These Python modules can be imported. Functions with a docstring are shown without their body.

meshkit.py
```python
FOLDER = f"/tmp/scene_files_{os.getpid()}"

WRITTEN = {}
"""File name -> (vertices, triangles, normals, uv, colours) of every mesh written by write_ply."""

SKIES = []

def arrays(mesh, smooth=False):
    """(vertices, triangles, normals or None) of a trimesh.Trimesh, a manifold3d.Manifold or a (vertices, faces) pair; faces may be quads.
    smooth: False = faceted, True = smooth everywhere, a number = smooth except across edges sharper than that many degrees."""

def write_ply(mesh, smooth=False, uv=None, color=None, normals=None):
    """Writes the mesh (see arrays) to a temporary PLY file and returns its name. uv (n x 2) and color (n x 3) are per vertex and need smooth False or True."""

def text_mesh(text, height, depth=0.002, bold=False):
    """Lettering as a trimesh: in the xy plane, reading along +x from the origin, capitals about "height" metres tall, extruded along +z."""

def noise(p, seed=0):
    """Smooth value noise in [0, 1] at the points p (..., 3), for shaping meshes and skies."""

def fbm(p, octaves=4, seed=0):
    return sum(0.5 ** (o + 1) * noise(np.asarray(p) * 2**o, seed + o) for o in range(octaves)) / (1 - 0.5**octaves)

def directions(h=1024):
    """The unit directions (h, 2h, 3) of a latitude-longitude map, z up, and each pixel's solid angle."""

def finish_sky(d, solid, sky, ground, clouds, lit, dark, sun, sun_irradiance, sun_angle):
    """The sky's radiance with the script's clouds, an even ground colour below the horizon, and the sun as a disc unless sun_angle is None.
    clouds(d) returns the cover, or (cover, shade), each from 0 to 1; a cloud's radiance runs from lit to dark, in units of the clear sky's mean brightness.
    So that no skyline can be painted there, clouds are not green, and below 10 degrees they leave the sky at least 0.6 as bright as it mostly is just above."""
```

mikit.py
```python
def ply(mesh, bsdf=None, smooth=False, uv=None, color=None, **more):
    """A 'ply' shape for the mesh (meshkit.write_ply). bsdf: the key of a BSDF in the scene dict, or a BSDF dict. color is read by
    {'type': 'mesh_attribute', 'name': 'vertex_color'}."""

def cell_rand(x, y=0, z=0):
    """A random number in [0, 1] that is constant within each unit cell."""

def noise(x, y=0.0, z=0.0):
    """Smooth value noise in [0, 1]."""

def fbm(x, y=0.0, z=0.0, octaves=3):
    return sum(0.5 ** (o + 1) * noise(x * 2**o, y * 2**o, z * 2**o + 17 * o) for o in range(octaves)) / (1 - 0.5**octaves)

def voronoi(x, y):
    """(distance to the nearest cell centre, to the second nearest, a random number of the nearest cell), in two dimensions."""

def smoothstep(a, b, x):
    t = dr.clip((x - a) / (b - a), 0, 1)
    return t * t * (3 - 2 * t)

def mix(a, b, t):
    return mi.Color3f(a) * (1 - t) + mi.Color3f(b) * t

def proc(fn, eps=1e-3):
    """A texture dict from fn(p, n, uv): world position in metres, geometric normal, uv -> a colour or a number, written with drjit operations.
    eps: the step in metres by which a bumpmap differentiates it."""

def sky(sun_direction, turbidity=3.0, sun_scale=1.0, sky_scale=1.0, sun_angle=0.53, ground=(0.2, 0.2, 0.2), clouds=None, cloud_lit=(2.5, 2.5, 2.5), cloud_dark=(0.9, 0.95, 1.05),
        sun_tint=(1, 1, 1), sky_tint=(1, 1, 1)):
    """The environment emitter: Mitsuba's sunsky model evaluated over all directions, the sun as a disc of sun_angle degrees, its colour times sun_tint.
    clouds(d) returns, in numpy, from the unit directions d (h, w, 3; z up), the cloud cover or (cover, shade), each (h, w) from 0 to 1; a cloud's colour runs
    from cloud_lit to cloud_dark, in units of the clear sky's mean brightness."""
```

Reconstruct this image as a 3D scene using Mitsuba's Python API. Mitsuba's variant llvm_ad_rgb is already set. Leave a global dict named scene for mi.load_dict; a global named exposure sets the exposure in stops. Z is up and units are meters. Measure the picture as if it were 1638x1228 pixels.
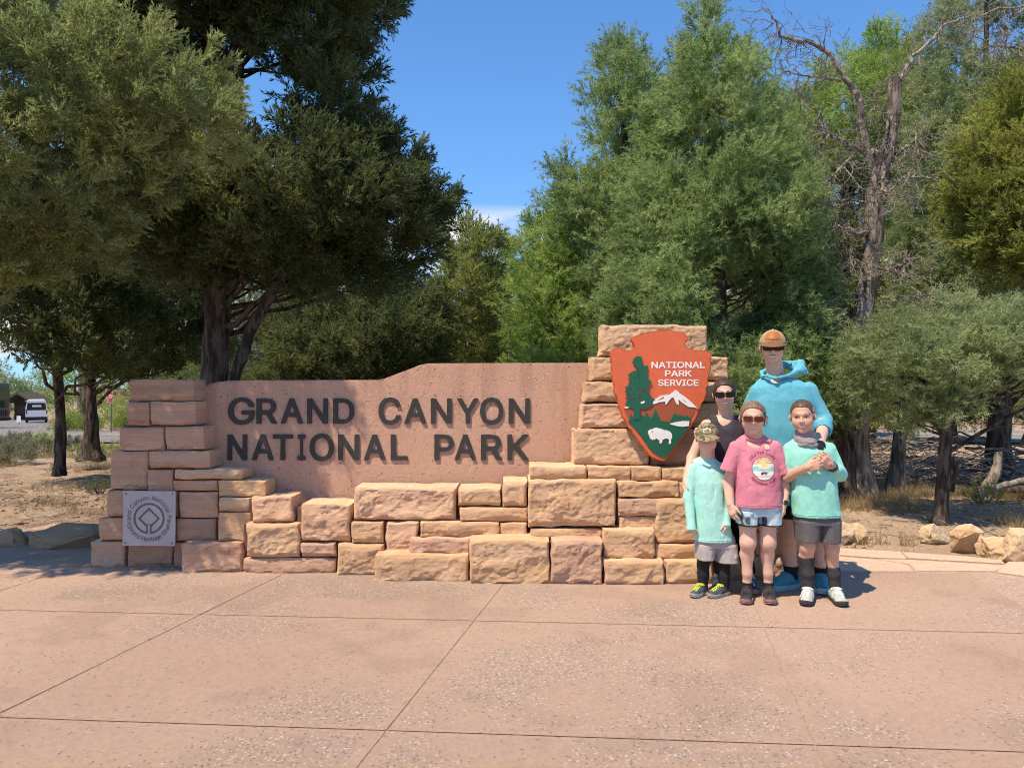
import math, random
import numpy as np, trimesh, shapely
import drjit as dr
import mitsuba as mi
import manifold3d as m3
from shapely.geometry import Polygon, Point, LineString
from shapely import affinity
import meshkit, mikit
from mikit import proc, noise, fbm, voronoi, smoothstep, mix, ply

scene, labels = {'type': 'scene'}, {}
T = mi.ScalarTransform4f
PI = math.pi
# ---------------------------------------------------------------- camera, sky, exposure
CAM_H, FPX, U0, V0 = 1.45, 1180.0, 819.0, 621.0
pitch = math.atan(7.0 / FPX)
scene['camera'] = {'type': 'perspective', 'fov': math.degrees(2 * math.atan(819.0 / FPX)), 'fov_axis': 'x', 'near_clip': 0.05, 'far_clip': 3000.0,
                   'to_world': T().look_at(origin=[0, 0, CAM_H], target=[0, math.cos(pitch), CAM_H + math.sin(pitch)], up=[0, 0, 1])}
SUN = np.array([-0.42, -0.40, 1.0]); SUN /= np.linalg.norm(SUN)


def low_clouds(d):
    el = np.degrees(np.arcsin(np.clip(d[..., 2], -1, 1)))
    az = np.degrees(np.arctan2(d[..., 0], d[..., 1]))
    q = np.stack([np.cos(np.radians(az)) * 9, np.sin(np.radians(az)) * 9, el * 0.33], -1)
    n = meshkit.fbm(q, 5, seed=4)
    top = 14.2 + 3 * (meshkit.noise(q * 0.35, seed=9) - 0.5)
    band = np.clip((top - el) / 2.0, 0, 1) * np.clip((el + 2) / 3, 0, 1)
    cover = np.clip((n - 0.40) / 0.18, 0, 1) * band
    shade = np.clip((0.62 - n) * 2.2, 0, 0.55)
    return cover, shade


scene['sky'] = mikit.sky(SUN.tolist(), turbidity=2.2, clouds=low_clouds, cloud_lit=(2.4, 2.4, 2.4), cloud_dark=(1.0, 1.05, 1.15), sky_tint=(0.84, 1.24, 1.54), sun_tint=(1.0, 0.965, 0.91), ground=(0.3, 0.22, 0.17))
exposure = 1.92

# ---------------------------------------------------------------- helpers
def P(u, v, Y):
    """The point in metres at depth Y that a sight line of the photograph's pixel passes."""
    return np.array([(u - U0) / FPX * Y, Y, CAM_H - (v - V0) / FPX * Y])


def ground_z(x, y):
    x, y = np.asarray(x, float), np.asarray(y, float)
    z = -0.033 * np.clip(y - 9.0, 0, 90) - 0.004 * np.clip(y - 99, 0, 400)
    return z + 0 * x


used = {}


def numbered(name):
    n = used.get(name, 0)
    used[name] = n + 1
    return name if n == 0 else f'{name}_{n:03d}'


def tag(key, label=None, category=None, group=None, kind=None):
    d = {}
    if label: d['label'] = label
    if category: d['category'] = category
    if group: d['group'] = group
    if kind: d['kind'] = kind
    if d: labels[key] = d
    return key


def thing(name, label, category, group=None):
    return tag(numbered(name), label, category, group)


def obj(name, mesh, bsdf, parent=None, smooth=False, label=None, category=None, group=None, kind=None, **more):
    key = numbered(name if parent is None else parent + '__' + name)
    assert key not in scene, key
    scene[key] = ply(mesh, bsdf, smooth, **more)
    tag(key, label, category, group, kind)
    return key


def cat(*ms):
    flat = []
    for m in ms:
        flat += m if isinstance(m, (list, tuple)) else [m]
    return trimesh.util.concatenate(flat)


def box(x0, x1, y0, y1, z0, z1):
    m = trimesh.creation.box((x1 - x0, y1 - y0, z1 - z0))
    m.apply_translation(((x0 + x1) / 2, (y0 + y1) / 2, (z0 + z1) / 2))
    return m


def rbox(sx, sy, sz, r=0.02, seg=8):
    """A box with rounded edges, centred."""
    s = m3.Manifold.sphere(r, seg)
    pts = [s.translate((a * (sx / 2 - r), b * (sy / 2 - r), c * (sz / 2 - r))) for a in (-1, 1) for b in (-1, 1) for c in (-1, 1)]
    h = m3.Manifold.batch_hull(pts).to_mesh()
    return trimesh.Trimesh(h.vert_properties[:, :3], h.tri_verts, process=False)


def tube(points, radii, sides=6, cap=True):
    p = np.asarray(points, float)
    r = np.broadcast_to(np.asarray(radii, float), (len(p),))
    t = np.gradient(p, axis=0)
    t /= np.linalg.norm(t, axis=1, keepdims=True) + 1e-12
    a = np.cross(t, [0.31, 0.17, 0.93])
    bad = np.linalg.norm(a, axis=1) < 0.15
    a[bad] = np.cross(t[bad], [1.0, 0, 0])
    for i in range(1, len(p)):
        b_ = a[i - 1] - t[i] * (a[i - 1] @ t[i])
        if np.linalg.norm(b_) > 1e-6: a[i] = b_
    a /= np.linalg.norm(a, axis=1, keepdims=True) + 1e-12
    b = np.cross(t, a)
    ang = np.arange(sides) * 2 * PI / sides
    v = p[:, None] + r[:, None, None] * (np.cos(ang)[None, :, None] * a[:, None] + np.sin(ang)[None, :, None] * b[:, None])
    i, j = np.meshgrid(np.arange(len(p) - 1), np.arange(sides), indexing='ij')
    q = np.stack([i * sides + j, i * sides + (j + 1) % sides, (i + 1) * sides + (j + 1) % sides, (i + 1) * sides + j], -1).reshape(-1, 4)
    f = np.vstack([q[:, [0, 1, 2]], q[:, [0, 2, 3]]])
    v = v.reshape(-1, 3)
    if cap:
        n = len(v)
        v = np.vstack([v, p[:1], p[-1:]])
        j = np.arange(sides)
        e = (len(p) - 1) * sides
        f = np.vstack([f, np.stack([j * 0 + n, (j + 1) % sides, j], 1), np.stack([j * 0 + n + 1, e + j, e + (j + 1) % sides], 1)])
    return trimesh.Trimesh(v, f, process=False)


def bend(p0, p1, n, amp, rng, sag=0.0):
    t = np.linspace(0, 1, n)[:, None]
    p = np.asarray(p0) * (1 - t) + np.asarray(p1) * t
    L = np.linalg.norm(np.asarray(p1) - np.asarray(p0))
    w = rng.normal(size=(n, 3)).cumsum(0)
    w -= w[0] * (1 - t) + w[-1] * t
    p = p + w * amp * L / n ** 0.5
    p[:, 2] -= sag * L * (4 * t * (1 - t))[:, 0]
    return p


def upright(m, y, flip=False):
    """A mesh built in the xy plane with its front at +z, set up facing the camera with its back at depth y."""
    m = m.copy()
    v = np.asarray(m.vertices)
    m.vertices = np.stack([v[:, 0], y - v[:, 2], v[:, 1]], 1)
    return m


def rand_dir(rng, n):
    v = rng.normal(size=(n, 3))
    return v / np.linalg.norm(v, axis=1, keepdims=True)


def unit(v):
    return v / (np.linalg.norm(v, axis=-1, keepdims=True) + 1e-12)


def prism(poly, depth):
    geoms = getattr(poly, 'geoms', [poly])
    return cat([trimesh.creation.extrude_polygon(g, depth, engine='earcut') for g in geoms if g.area > 1e-9])


def arc_text(text, cx, cz, R, height, depth, a_mid, inward=False, spacing=1.0, bold=False):
    """Lettering round a circle in the xy plane. a_mid: the angle (degrees, 0 = right) of its middle; inward: letters stand on the circle's inside (reads along the bottom)."""
    ms, w = [], []
    for c in text:
        if c == ' ':
            ms.append(None); w.append(height * 0.45); continue
        m = meshkit.text_mesh(c, height, depth, bold)
        x0, x1 = m.bounds[0][0], m.bounds[1][0]
        m.apply_translation((-(x0 + x1) / 2, 0, 0))
        ms.append(m); w.append((x1 - x0) + height * 0.16 * spacing)
    tot, s, out = sum(w), 0, []
    for m, wi in zip(ms, w):
        mid = s + wi / 2 - tot / 2
        s += wi
        if m is None: continue
        if inward:
            a = math.radians(a_mid) + mid / R
            rot = a + PI / 2
        else:
            a = math.radians(a_mid) - mid / R
            rot = a - PI / 2
        m.apply_transform(trimesh.transformations.rotation_matrix(rot, (0, 0, 1)))
        m.apply_translation((cx + R * math.cos(a), cz + R * math.sin(a), 0))
        out.append(m)
    return cat(out)


# ---------------------------------------------------------------- materials
def diffuse(key, c, rough=0.8, spec=0.3, **k):
    scene[key] = {'type': 'twosided', 'b': {'type': 'principled', 'base_color': c if isinstance(c, dict) else {'type': 'rgb', 'value': list(c)}, 'roughness': rough, 'specular': spec, **k}}


def bumped(key, c, height_fn, scale=1.0, rough=0.85, spec=0.25, eps=2e-3):
    scene[key] = {'type': 'twosided', 'b': {'type': 'bumpmap', 'arbitrary': proc(height_fn, eps), 'scale': scale,
                  'bsdf': {'type': 'principled', 'base_color': c if isinstance(c, dict) else {'type': 'rgb', 'value': list(c)}, 'roughness': rough, 'specular': spec}}}


def stone_mat(key, a, b, stain, seed):
    def col(p, n, uv):
        band = fbm(p.x * 1.3 + seed, p.y * 1.3, p.z * 9 + seed * 3, 3)
        c = mix(a, b, smoothstep(0.3, 0.7, band))
        c = c * (0.90 + 0.2 * noise(p.x * 2.0, p.y * 2.0, p.z * 85 + 3 * noise(p.x * 4, p.y * 4, p.z * 4)))
        c = mix(c, stain, smoothstep(0.55, 0.85, fbm(p.x * 5 + seed, p.y * 5, p.z * 7, 3)) * 0.6)
        g = fbm(p.x * 90, p.y * 90, p.z * 120 + seed, 2)
        return c * (0.84 + 0.32 * g)

    def h(p, n, uv):
        return 0.010 * fbm(p.x * 28 + seed, p.y * 28, p.z * 40, 3) + 0.003 * fbm(p.x * 130, p.y * 130, p.z * 150, 2)
    bumped(key, proc(col), h, 1.0, 0.9, 0.2)


stone_mat('stone_tan', (0.52, 0.335, 0.195), (0.57, 0.395, 0.25), (0.45, 0.255, 0.145), 1.0)
stone_mat('stone_pink', (0.45, 0.275, 0.185), (0.51, 0.335, 0.235), (0.36, 0.20, 0.145), 5.0)
stone_mat('stone_cream', (0.59, 0.395, 0.26), (0.56, 0.355, 0.23), (0.46, 0.26, 0.16), 9.0)
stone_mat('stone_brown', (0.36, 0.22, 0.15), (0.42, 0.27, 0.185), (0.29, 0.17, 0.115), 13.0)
diffuse('mortar', proc(lambda p, n, uv: mi.Color3f(0.16, 0.085, 0.06) * (0.7 + 0.6 * fbm(p.x * 40, p.y * 40, p.z * 40))), 0.95)


def panel_col(p, n, uv):
    base = mix((0.455, 0.275, 0.195), (0.515, 0.325, 0.235), fbm(p.x * 2.2, p.z * 2.2, 3.0, 3))
    base = base * (0.86 + 0.28 * fbm(p.x * 120, p.z * 120, p.y * 120, 2))
    streak = smoothstep(0.5, 0.8, fbm(p.x * 9, p.z * 0.8, 5.0, 3)) * smoothstep(0.9, 1.65, p.z)
    base = mix(base, (0.27, 0.15, 0.115), streak * 0.45)
    d, e, r = voronoi(p.x * 34, p.z * 34)
    base = dr.select((d < 0.20) & (r > 0.86), mi.Color3f(0.55, 0.40, 0.33), base)
    base = dr.select((d < 0.15) & (r < 0.09), mi.Color3f(0.20, 0.115, 0.09), base)
    d2, e2, r2 = voronoi(p.x * 9 + 3, p.z * 9)
    return dr.select((d2 < 0.05) & (r2 < 0.16), mi.Color3f(0.09, 0.05, 0.045), base)


def panel_h(p, n, uv):
    d, e, r = voronoi(p.x * 34, p.z * 34)
    pit = dr.select(r < 0.3, smoothstep(0.25, 0.05, d), 0.0)
    return 0.004 * fbm(p.x * 70, p.z * 70, 1.0, 3) - 0.003 * pit


bumped('concrete_red', proc(panel_col), panel_h, 1.0, 0.9, 0.2)
diffuse('letter_bronze', proc(lambda p, n, uv: mi.Color3f(0.040, 0.040, 0.037) * (0.85 + 0.3 * fbm(p.x * 30, p.y * 30, p.z * 30))), 0.55, 0.3)


def bark_mat(key, a, b, seed, sc=1.0, amp=0.02):
    def f(p):
        x = p.x + 0.5 * p.y
        return fbm(x * 26 * sc + seed, (p.y - 0.5 * p.x) * 26 * sc, p.z * 4.5 * sc, 3)

    def col(p, n, uv):
        k = f(p)
        c = mix(a, b, smoothstep(0.35, 0.65, k))
        return c * (0.75 + 0.5 * fbm(p.x * 60, p.y * 60, p.z * 60 + seed, 2))
    bumped(key, proc(col), lambda p, n, uv: amp * f(p), 1.0, 0.95, 0.1)


bark_mat('bark_dark', (0.045, 0.036, 0.03), (0.13, 0.105, 0.088), 1.0)
bark_mat('bark_grey', (0.095, 0.082, 0.070), (0.27, 0.235, 0.20), 4.0, 0.9, 0.03)
bark_mat('dead_wood', (0.16, 0.14, 0.122), (0.33, 0.295, 0.26), 7.0, 1.5, 0.006)
bark_mat('twig', (0.17, 0.13, 0.10), (0.30, 0.25, 0.20), 9.0, 2.0, 0.003)


def leaf_mat(key, a, b, yellow, seed, trans=0.7, sc=2.2):
    def col(p, n, uv):
        k = fbm(p.x * sc + seed, p.y * sc, p.z * sc, 2)
        c = mix(a, b, smoothstep(0.3, 0.7, k))
        c = mix(c, yellow, smoothstep(0.55, 0.85, fbm(p.x * 5 + seed, p.y * 5 + 9, p.z * 5, 2)) * 0.55)
        return c * (0.45 + 0.70 * noise(p.x * 11 + seed, p.y * 11, p.z * 11) + 0.5 * noise(p.x * 45, p.y * 45, p.z * 45))
    scene[key] = {'type': 'principledthin', 'base_color': proc(col), 'roughness': 0.6, 'diff_trans': 1.0, 'spec_trans': 0.0, 'eta': 1.35}
# ---------------------------------------------------------------- ground, paving
def dirt_col(p, n, uv):
    k = fbm(p.x * 0.9, p.y * 0.9, 2.0, 4)
    c = mix((0.235, 0.175, 0.125), (0.32, 0.245, 0.175), k)
    c = mix(c, (0.14, 0.10, 0.072), smoothstep(0.5, 0.75, fbm(p.x * 3, p.y * 3, 7.0, 3)) * 0.7)
    c = mix(c, (0.37, 0.30, 0.20), smoothstep(0.55, 0.8, fbm(p.x * 0.45 + 5, p.y * 0.45, 1.0, 3)) * 0.7)
    litter = noise(p.x * 55, p.y * 90, 0.0)
    return c * (0.65 + 0.7 * litter)


bumped('dirt', proc(dirt_col), lambda p, n, uv: 0.03 * fbm(p.x * 9, p.y * 9, 0.0, 3) + 0.008 * noise(p.x * 60, p.y * 60, 0.0), 1.0, 0.95, 0.1)
rngG = np.random.default_rng(11)
gx = np.unique(np.concatenate([np.linspace(-12, 12, 97), np.linspace(-60, 60, 61), np.linspace(-900, 900, 41)]))
gy = np.unique(np.concatenate([np.linspace(-6, 22, 113), np.linspace(-60, 110, 69), np.linspace(-900, 1200, 43)]))
X, Y = np.meshgrid(gx, gy)


def terrain(x, y):
    """The bare ground: level under the plaza, falling away gently behind it, uneven where nothing is paved."""
    x, y = np.asarray(x, float), np.asarray(y, float)
    q = np.stack([x * 0.55, y * 0.55, 0 * x], -1)
    wild = np.clip((y - 6.6) / 1.5, 0, 1) + np.clip((-x - 4.2) / 1.5, 0, 1) * np.clip((y - 5.6) / 1.0, 0, 1)
    bump = (meshkit.fbm(q, 3, 3) - 0.45) * 0.20 + (meshkit.fbm(q * 5, 2, 5) - 0.5) * 0.05
    return ground_z(x, y) - 0.022 + np.clip(wild, 0, 1) * (bump * np.clip(1 - (y - 60) / 60, 0, 1) + 0.01)


gv = np.stack([X.ravel(), Y.ravel(), terrain(X, Y).ravel()], 1)
ii, jj = np.meshgrid(np.arange(len(gy) - 1), np.arange(len(gx) - 1), indexing='ij')
a_ = ii * len(gx) + jj
gf = np.stack([a_, a_ + 1, a_ + len(gx) + 1, a_ + len(gx)], -1).reshape(-1, 4)
obj('ground', (gv, gf), 'dirt', smooth=True, kind='structure')


def expose(p):
    # how far the pebbles are laid bare: in worn patches, less along the trowelled joints
    a = (p.x + 0.593 - 0.2008 * (p.y - 2.83)) / 1.79
    b = (p.y - 3.10 + 0.0722 * p.x) / 1.50
    ea = dr.abs(a - dr.round(a)) * 1.79
    eb = dr.abs(b - dr.round(b)) * 1.50
    rim_ = smoothstep(0.03, 0.10, dr.minimum(ea, eb))
    return (0.05 + 0.95 * smoothstep(0.43, 0.66, fbm(p.x * 1.1 + 20, p.y * 1.3 + 4, 8.0, 4))) * (0.25 + 0.75 * rim_)


def slab_col(p, n, uv):
    big = fbm(p.x * 0.8 + 3, p.y * 0.8, 4.0, 3)
    c = mix((0.322, 0.226, 0.174), (0.370, 0.270, 0.208), big)
    c = c * (0.88 + 0.24 * fbm(p.x * 60, p.y * 60, 1.0, 3))
    expo = expose(p)
    c = mix(c, (0.315, 0.232, 0.18), expo * 0.75)
    d, e, r = voronoi(p.x * 62 + 0.6 * noise(p.x * 20, p.y * 20), p.y * 62)
    peb = (d < 0.36) & (r < 0.045 + 0.72 * expo)
    r2 = r * 7.77 - dr.floor(r * 7.77)
    pc = mix((0.18, 0.135, 0.115), (0.48, 0.39, 0.325), r2)
    c = dr.select(peb, pc, c)
    c = c * (0.88 + 0.24 * fbm(p.x * 0.5 + 3, p.y * 0.5, 9.0, 4)) * (1.0 - 0.10 * smoothstep(0.55, 0.7, fbm(p.x * 2.3, p.y * 2.3 + 5, 3.0, 3)))
    d3, e3, r3 = voronoi(p.x * 31 + 9, p.y * 31)
    return dr.select((d3 < 0.22) & (r3 < 0.05 + 0.12 * expo), mix((0.22, 0.16, 0.13), (0.52, 0.43, 0.35), r3 * 6), c)


def slab_h(p, n, uv):
    expo = expose(p)
    d, e, r = voronoi(p.x * 62 + 0.6 * noise(p.x * 20, p.y * 20), p.y * 62)
    bump = dr.select(r < 0.045 + 0.72 * expo, smoothstep(0.42, 0.12, d), 0.0)
    return 0.0035 * bump + 0.004 * fbm(p.x * 45, p.y * 45, 0.0, 3)


bumped('paving_concrete', proc(slab_col), slab_h, 1.0, 0.88, 0.2)
diffuse('joint_sand', proc(lambda p, n, uv: mi.Color3f(0.34, 0.245, 0.195) * (0.6 + 0.8 * fbm(p.x * 70, p.y * 70))), 0.95)


def slab_mesh(poly, top, thick, chamfer=0.003, rng=None):
    """A slab with a sloping arris round its top."""
    poly = shapely.geometry.polygon.orient(poly)
    inner = poly.buffer(-chamfer, join_style='mitre')
    body = trimesh.creation.extrude_polygon(poly, thick - 0.004, engine='earcut')
    body.apply_translation((0, 0, top - thick))
    a, b = np.array(poly.exterior.coords)[:-1], np.array(inner.exterior.coords)[:-1]
    if len(a) == len(b):
        k = min(range(len(b)), key=lambda s: np.linalg.norm(np.roll(b, -s, 0) - a, axis=1).sum())
        b = np.roll(b, -k, 0)
        v = np.vstack([np.c_[a, np.full(len(a), top - 0.004)], np.c_[b, np.full(len(b), top)]])
        n = len(a); i = np.arange(n); j = (i + 1) % n
        side = trimesh.Trimesh(v, np.vstack([np.c_[i, j, n + j], np.c_[i, n + j, n + i]]), process=False)
        lid = trimesh.creation.triangulate_polygon(inner, engine='earcut')
        lid = trimesh.Trimesh(np.c_[lid[0], np.full(len(lid[0]), top)], lid[1], process=False)
        if lid.face_normals[0][2] < 0: lid.invert()
        keep = body.face_normals[:, 2] < 0.5
        body.update_faces(keep)
        return cat(body, side, lid)
    return body


# the concrete joints: long ones lean 11 degrees, cross ones 4 degrees off the picture plane
LX = lambda k, y: -0.593 + 1.79 * (k - 2) + 0.2008 * (y - 2.83)
JY = lambda k, x: 3.10 + 1.50 * k - 0.0722 * (x + 0.0)


def corner(k, j):
    x = 0.0
    for _ in range(8):
        y = JY(j, x); x = LX(k, y)
    return (x, y)


def slab_outline(k, j, e=0.0014, g=0.0007):
    return Polygon([corner(k + e, j + g), corner(k + 1 - e, j + g), corner(k + 1 - e, j + 1 - g), corner(k + e, j + 1 - g)])


obj('plaza_bed', box(-9, 5.4, -4, 6.1, -0.06, -0.0045), 'joint_sand', kind='structure')
pav = 'plaza_paving'
tag(pav, kind='structure')
for k in range(-2, 4):
    for j in range(-3, 2):
        q = slab_outline(k, j)
        obj('slab', slab_mesh(q, 0.0, 0.05), 'paving_concrete', pav)
# the row of slabs under the sign wall
for k in range(-1, 4):
    q = slab_outline(k, 2)
    if k == 3: continue
    obj('slab', slab_mesh(q, 0.0, 0.05), 'paving_concrete', pav)


def flag_col(p, n, uv):
    c = mix((0.43, 0.31, 0.225), (0.49, 0.37, 0.28), fbm(p.x * 1.5, p.y * 1.5, 5.0, 4))
    return c * (0.85 + 0.3 * fbm(p.x * 50, p.y * 50, 0.0, 3))


bumped('flag_concrete', proc(flag_col), lambda p, n, uv: 0.004 * fbm(p.x * 40, p.y * 40, 0.0, 3), 1.0, 0.9, 0.2)
# the cracked path slabs at the right end of the wall
G = lambda u, v: (P(u, v, 1711.0 / (v - V0))[0], 1711.0 / (v - V0))
path = 'side_path'
tag(path, kind='structure')
for poly in ([(1290, 870), (1342, 876), (1440, 882), (1452, 893), (1395, 892), (1290, 884)], [(1440, 882), (1541, 889), (1600, 895), (1610, 902), (1452, 893)],
             [(1290, 885.5), (1396, 893.5), (1452, 903), (1462, 914.5), (1290, 914)], [(1397, 893.3), (1452, 894.4), (1610, 903.5), (1590, 914), (1464, 914), (1454, 903)],
             [(1612, 896), (1760, 912), (1800, 930), (1660, 925), (1590, 915)]):
    q = Polygon([G(*c) for c in poly]).buffer(-0.004)
    obj('path_slab', slab_mesh(q.simplify(0.004), 0.004, 0.05, 0.006), 'flag_concrete', path)

# ---------------------------------------------------------------- the sign wall
rngS = np.random.default_rng(5)


def stone_mesh(x0, x1, z0, z1, y, back, seed, rough=1.0, step=0.0125):
    """A rock-faced block: pitched edges, a bulging broken face, chipped along its foot."""
    w, h = x1 - x0, z1 - z0
    nx, nz = max(6, int(w / step)), max(5, int(h / step))
    s, t = np.linspace(0, 1, nx + 1), np.linspace(0, 1, nz + 1)
    s, t = s + 0.06 * np.sin(2 * PI * s) * -0.5, t
    S, U = np.meshgrid(s, t)
    rng = np.random.default_rng(seed)
    xx, zz = x0 + S * w, z0 + U * h
    q = np.stack([xx * 1.0, zz * 1.0, 0 * xx + seed * 3.7], -1)
    ed = np.minimum(np.minimum(xx - x0, x1 - xx), np.minimum(zz - z0, z1 - zz))
    pitchw = 0.010 + 0.020 * meshkit.noise(q * 14, seed)
    k = np.clip(ed / pitchw, 0, 1)
    rise = 1 - (1 - k) ** 2
    face = 0.018 * rough * rise
    flat = meshkit.fbm(q * np.array([5, 7, 1]) + 0.25 * meshkit.noise(q * 20, seed)[..., None], 2, seed) * 6
    flat = (np.floor(flat) + np.clip((flat % 1) * 3.2 - 1.6, 0, 1)) / 6
    face += rough * (0.055 * (flat - 0.5) + 0.020 * (meshkit.fbm(q * 16, 3, seed + 4) - 0.5)) * np.clip(ed / 0.025, 0, 1)
    ridge = np.abs(meshkit.fbm(q * np.array([9, 16, 1]), 3, seed + 9) - 0.5)
    face -= 0.05 * rough * np.clip(0.06 - ridge, 0, 1) * 4 * np.clip(ed / 0.03, 0, 1) * 0.5
    chip = meshkit.noise(np.stack([xx * 11, 0 * xx, 0 * xx + seed], -1), seed + 2) * 0.055
    under = np.clip((chip - (zz - z0)) / 0.007, 0, 1)
    face -= under * 0.024 * rough
    wob = 0.008 * rough
    xe = (meshkit.noise(np.stack([0 * zz, zz * 14, 0 * zz + seed], -1), seed + 5) - 0.5) * 2 * wob
    ze = (meshkit.noise(np.stack([xx * 10, 0 * zz, 0 * zz + seed], -1), seed + 6) - 0.5) * 2 * wob
    ex, ez = np.abs(2 * S - 1) ** 3, np.abs(2 * U - 1) ** 3
    fx, fz = xx + xe * ex, zz + ze * ez
    # rounded corners of the outline
    yy = y + 0.020 * rough - face
    V = np.stack([fx, yy, fz], -1)
    n0 = (nx + 1) * (nz + 1)
    idx = np.arange(n0).reshape(nz + 1, nx + 1)
    quads = np.stack([idx[:-1, :-1], idx[:-1, 1:], idx[1:, 1:], idx[1:, :-1]], -1).reshape(-1, 4)
    ring = np.concatenate([idx[0, :], idx[1:, -1], idx[-1, -2::-1], idx[-2:0:-1, 0]])
    m = len(ring)
    V = V.reshape(-1, 3)
    R = V[ring]
    cx, cz = (x0 + x1) / 2, (z0 + z1) / 2
    mid = R.copy(); mid[:, 1] = y + 0.11
    mid += (meshkit.noise(mid * 18, seed + 3)[:, None] - 0.5) * 0.010
    bk = R.copy(); bk[:, 1] = back
    V = np.vstack([V, mid, bk, [[cx, back, cz]]])
    i = np.arange(m); j = (i + 1) % m
    F = [quads[:, [0, 1, 2]], quads[:, [0, 2, 3]]]
    for a, b in ((ring, n0 + i), (n0 + i, n0 + m + i)):
        F += [np.stack([a, b, b[j]], 1), np.stack([a, b[j], a[j]], 1)]
    F.append(np.stack([n0 + m + i, np.full(m, n0 + 2 * m), n0 + m + j], 1))
    return trimesh.Trimesh(V, np.vstack(F), process=False)


wall = thing('sign_wall', 'stepped sandstone and red concrete entrance sign wall standing on the plaza', 'sign wall')
LP, RP = 5.97, 5.92
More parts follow.
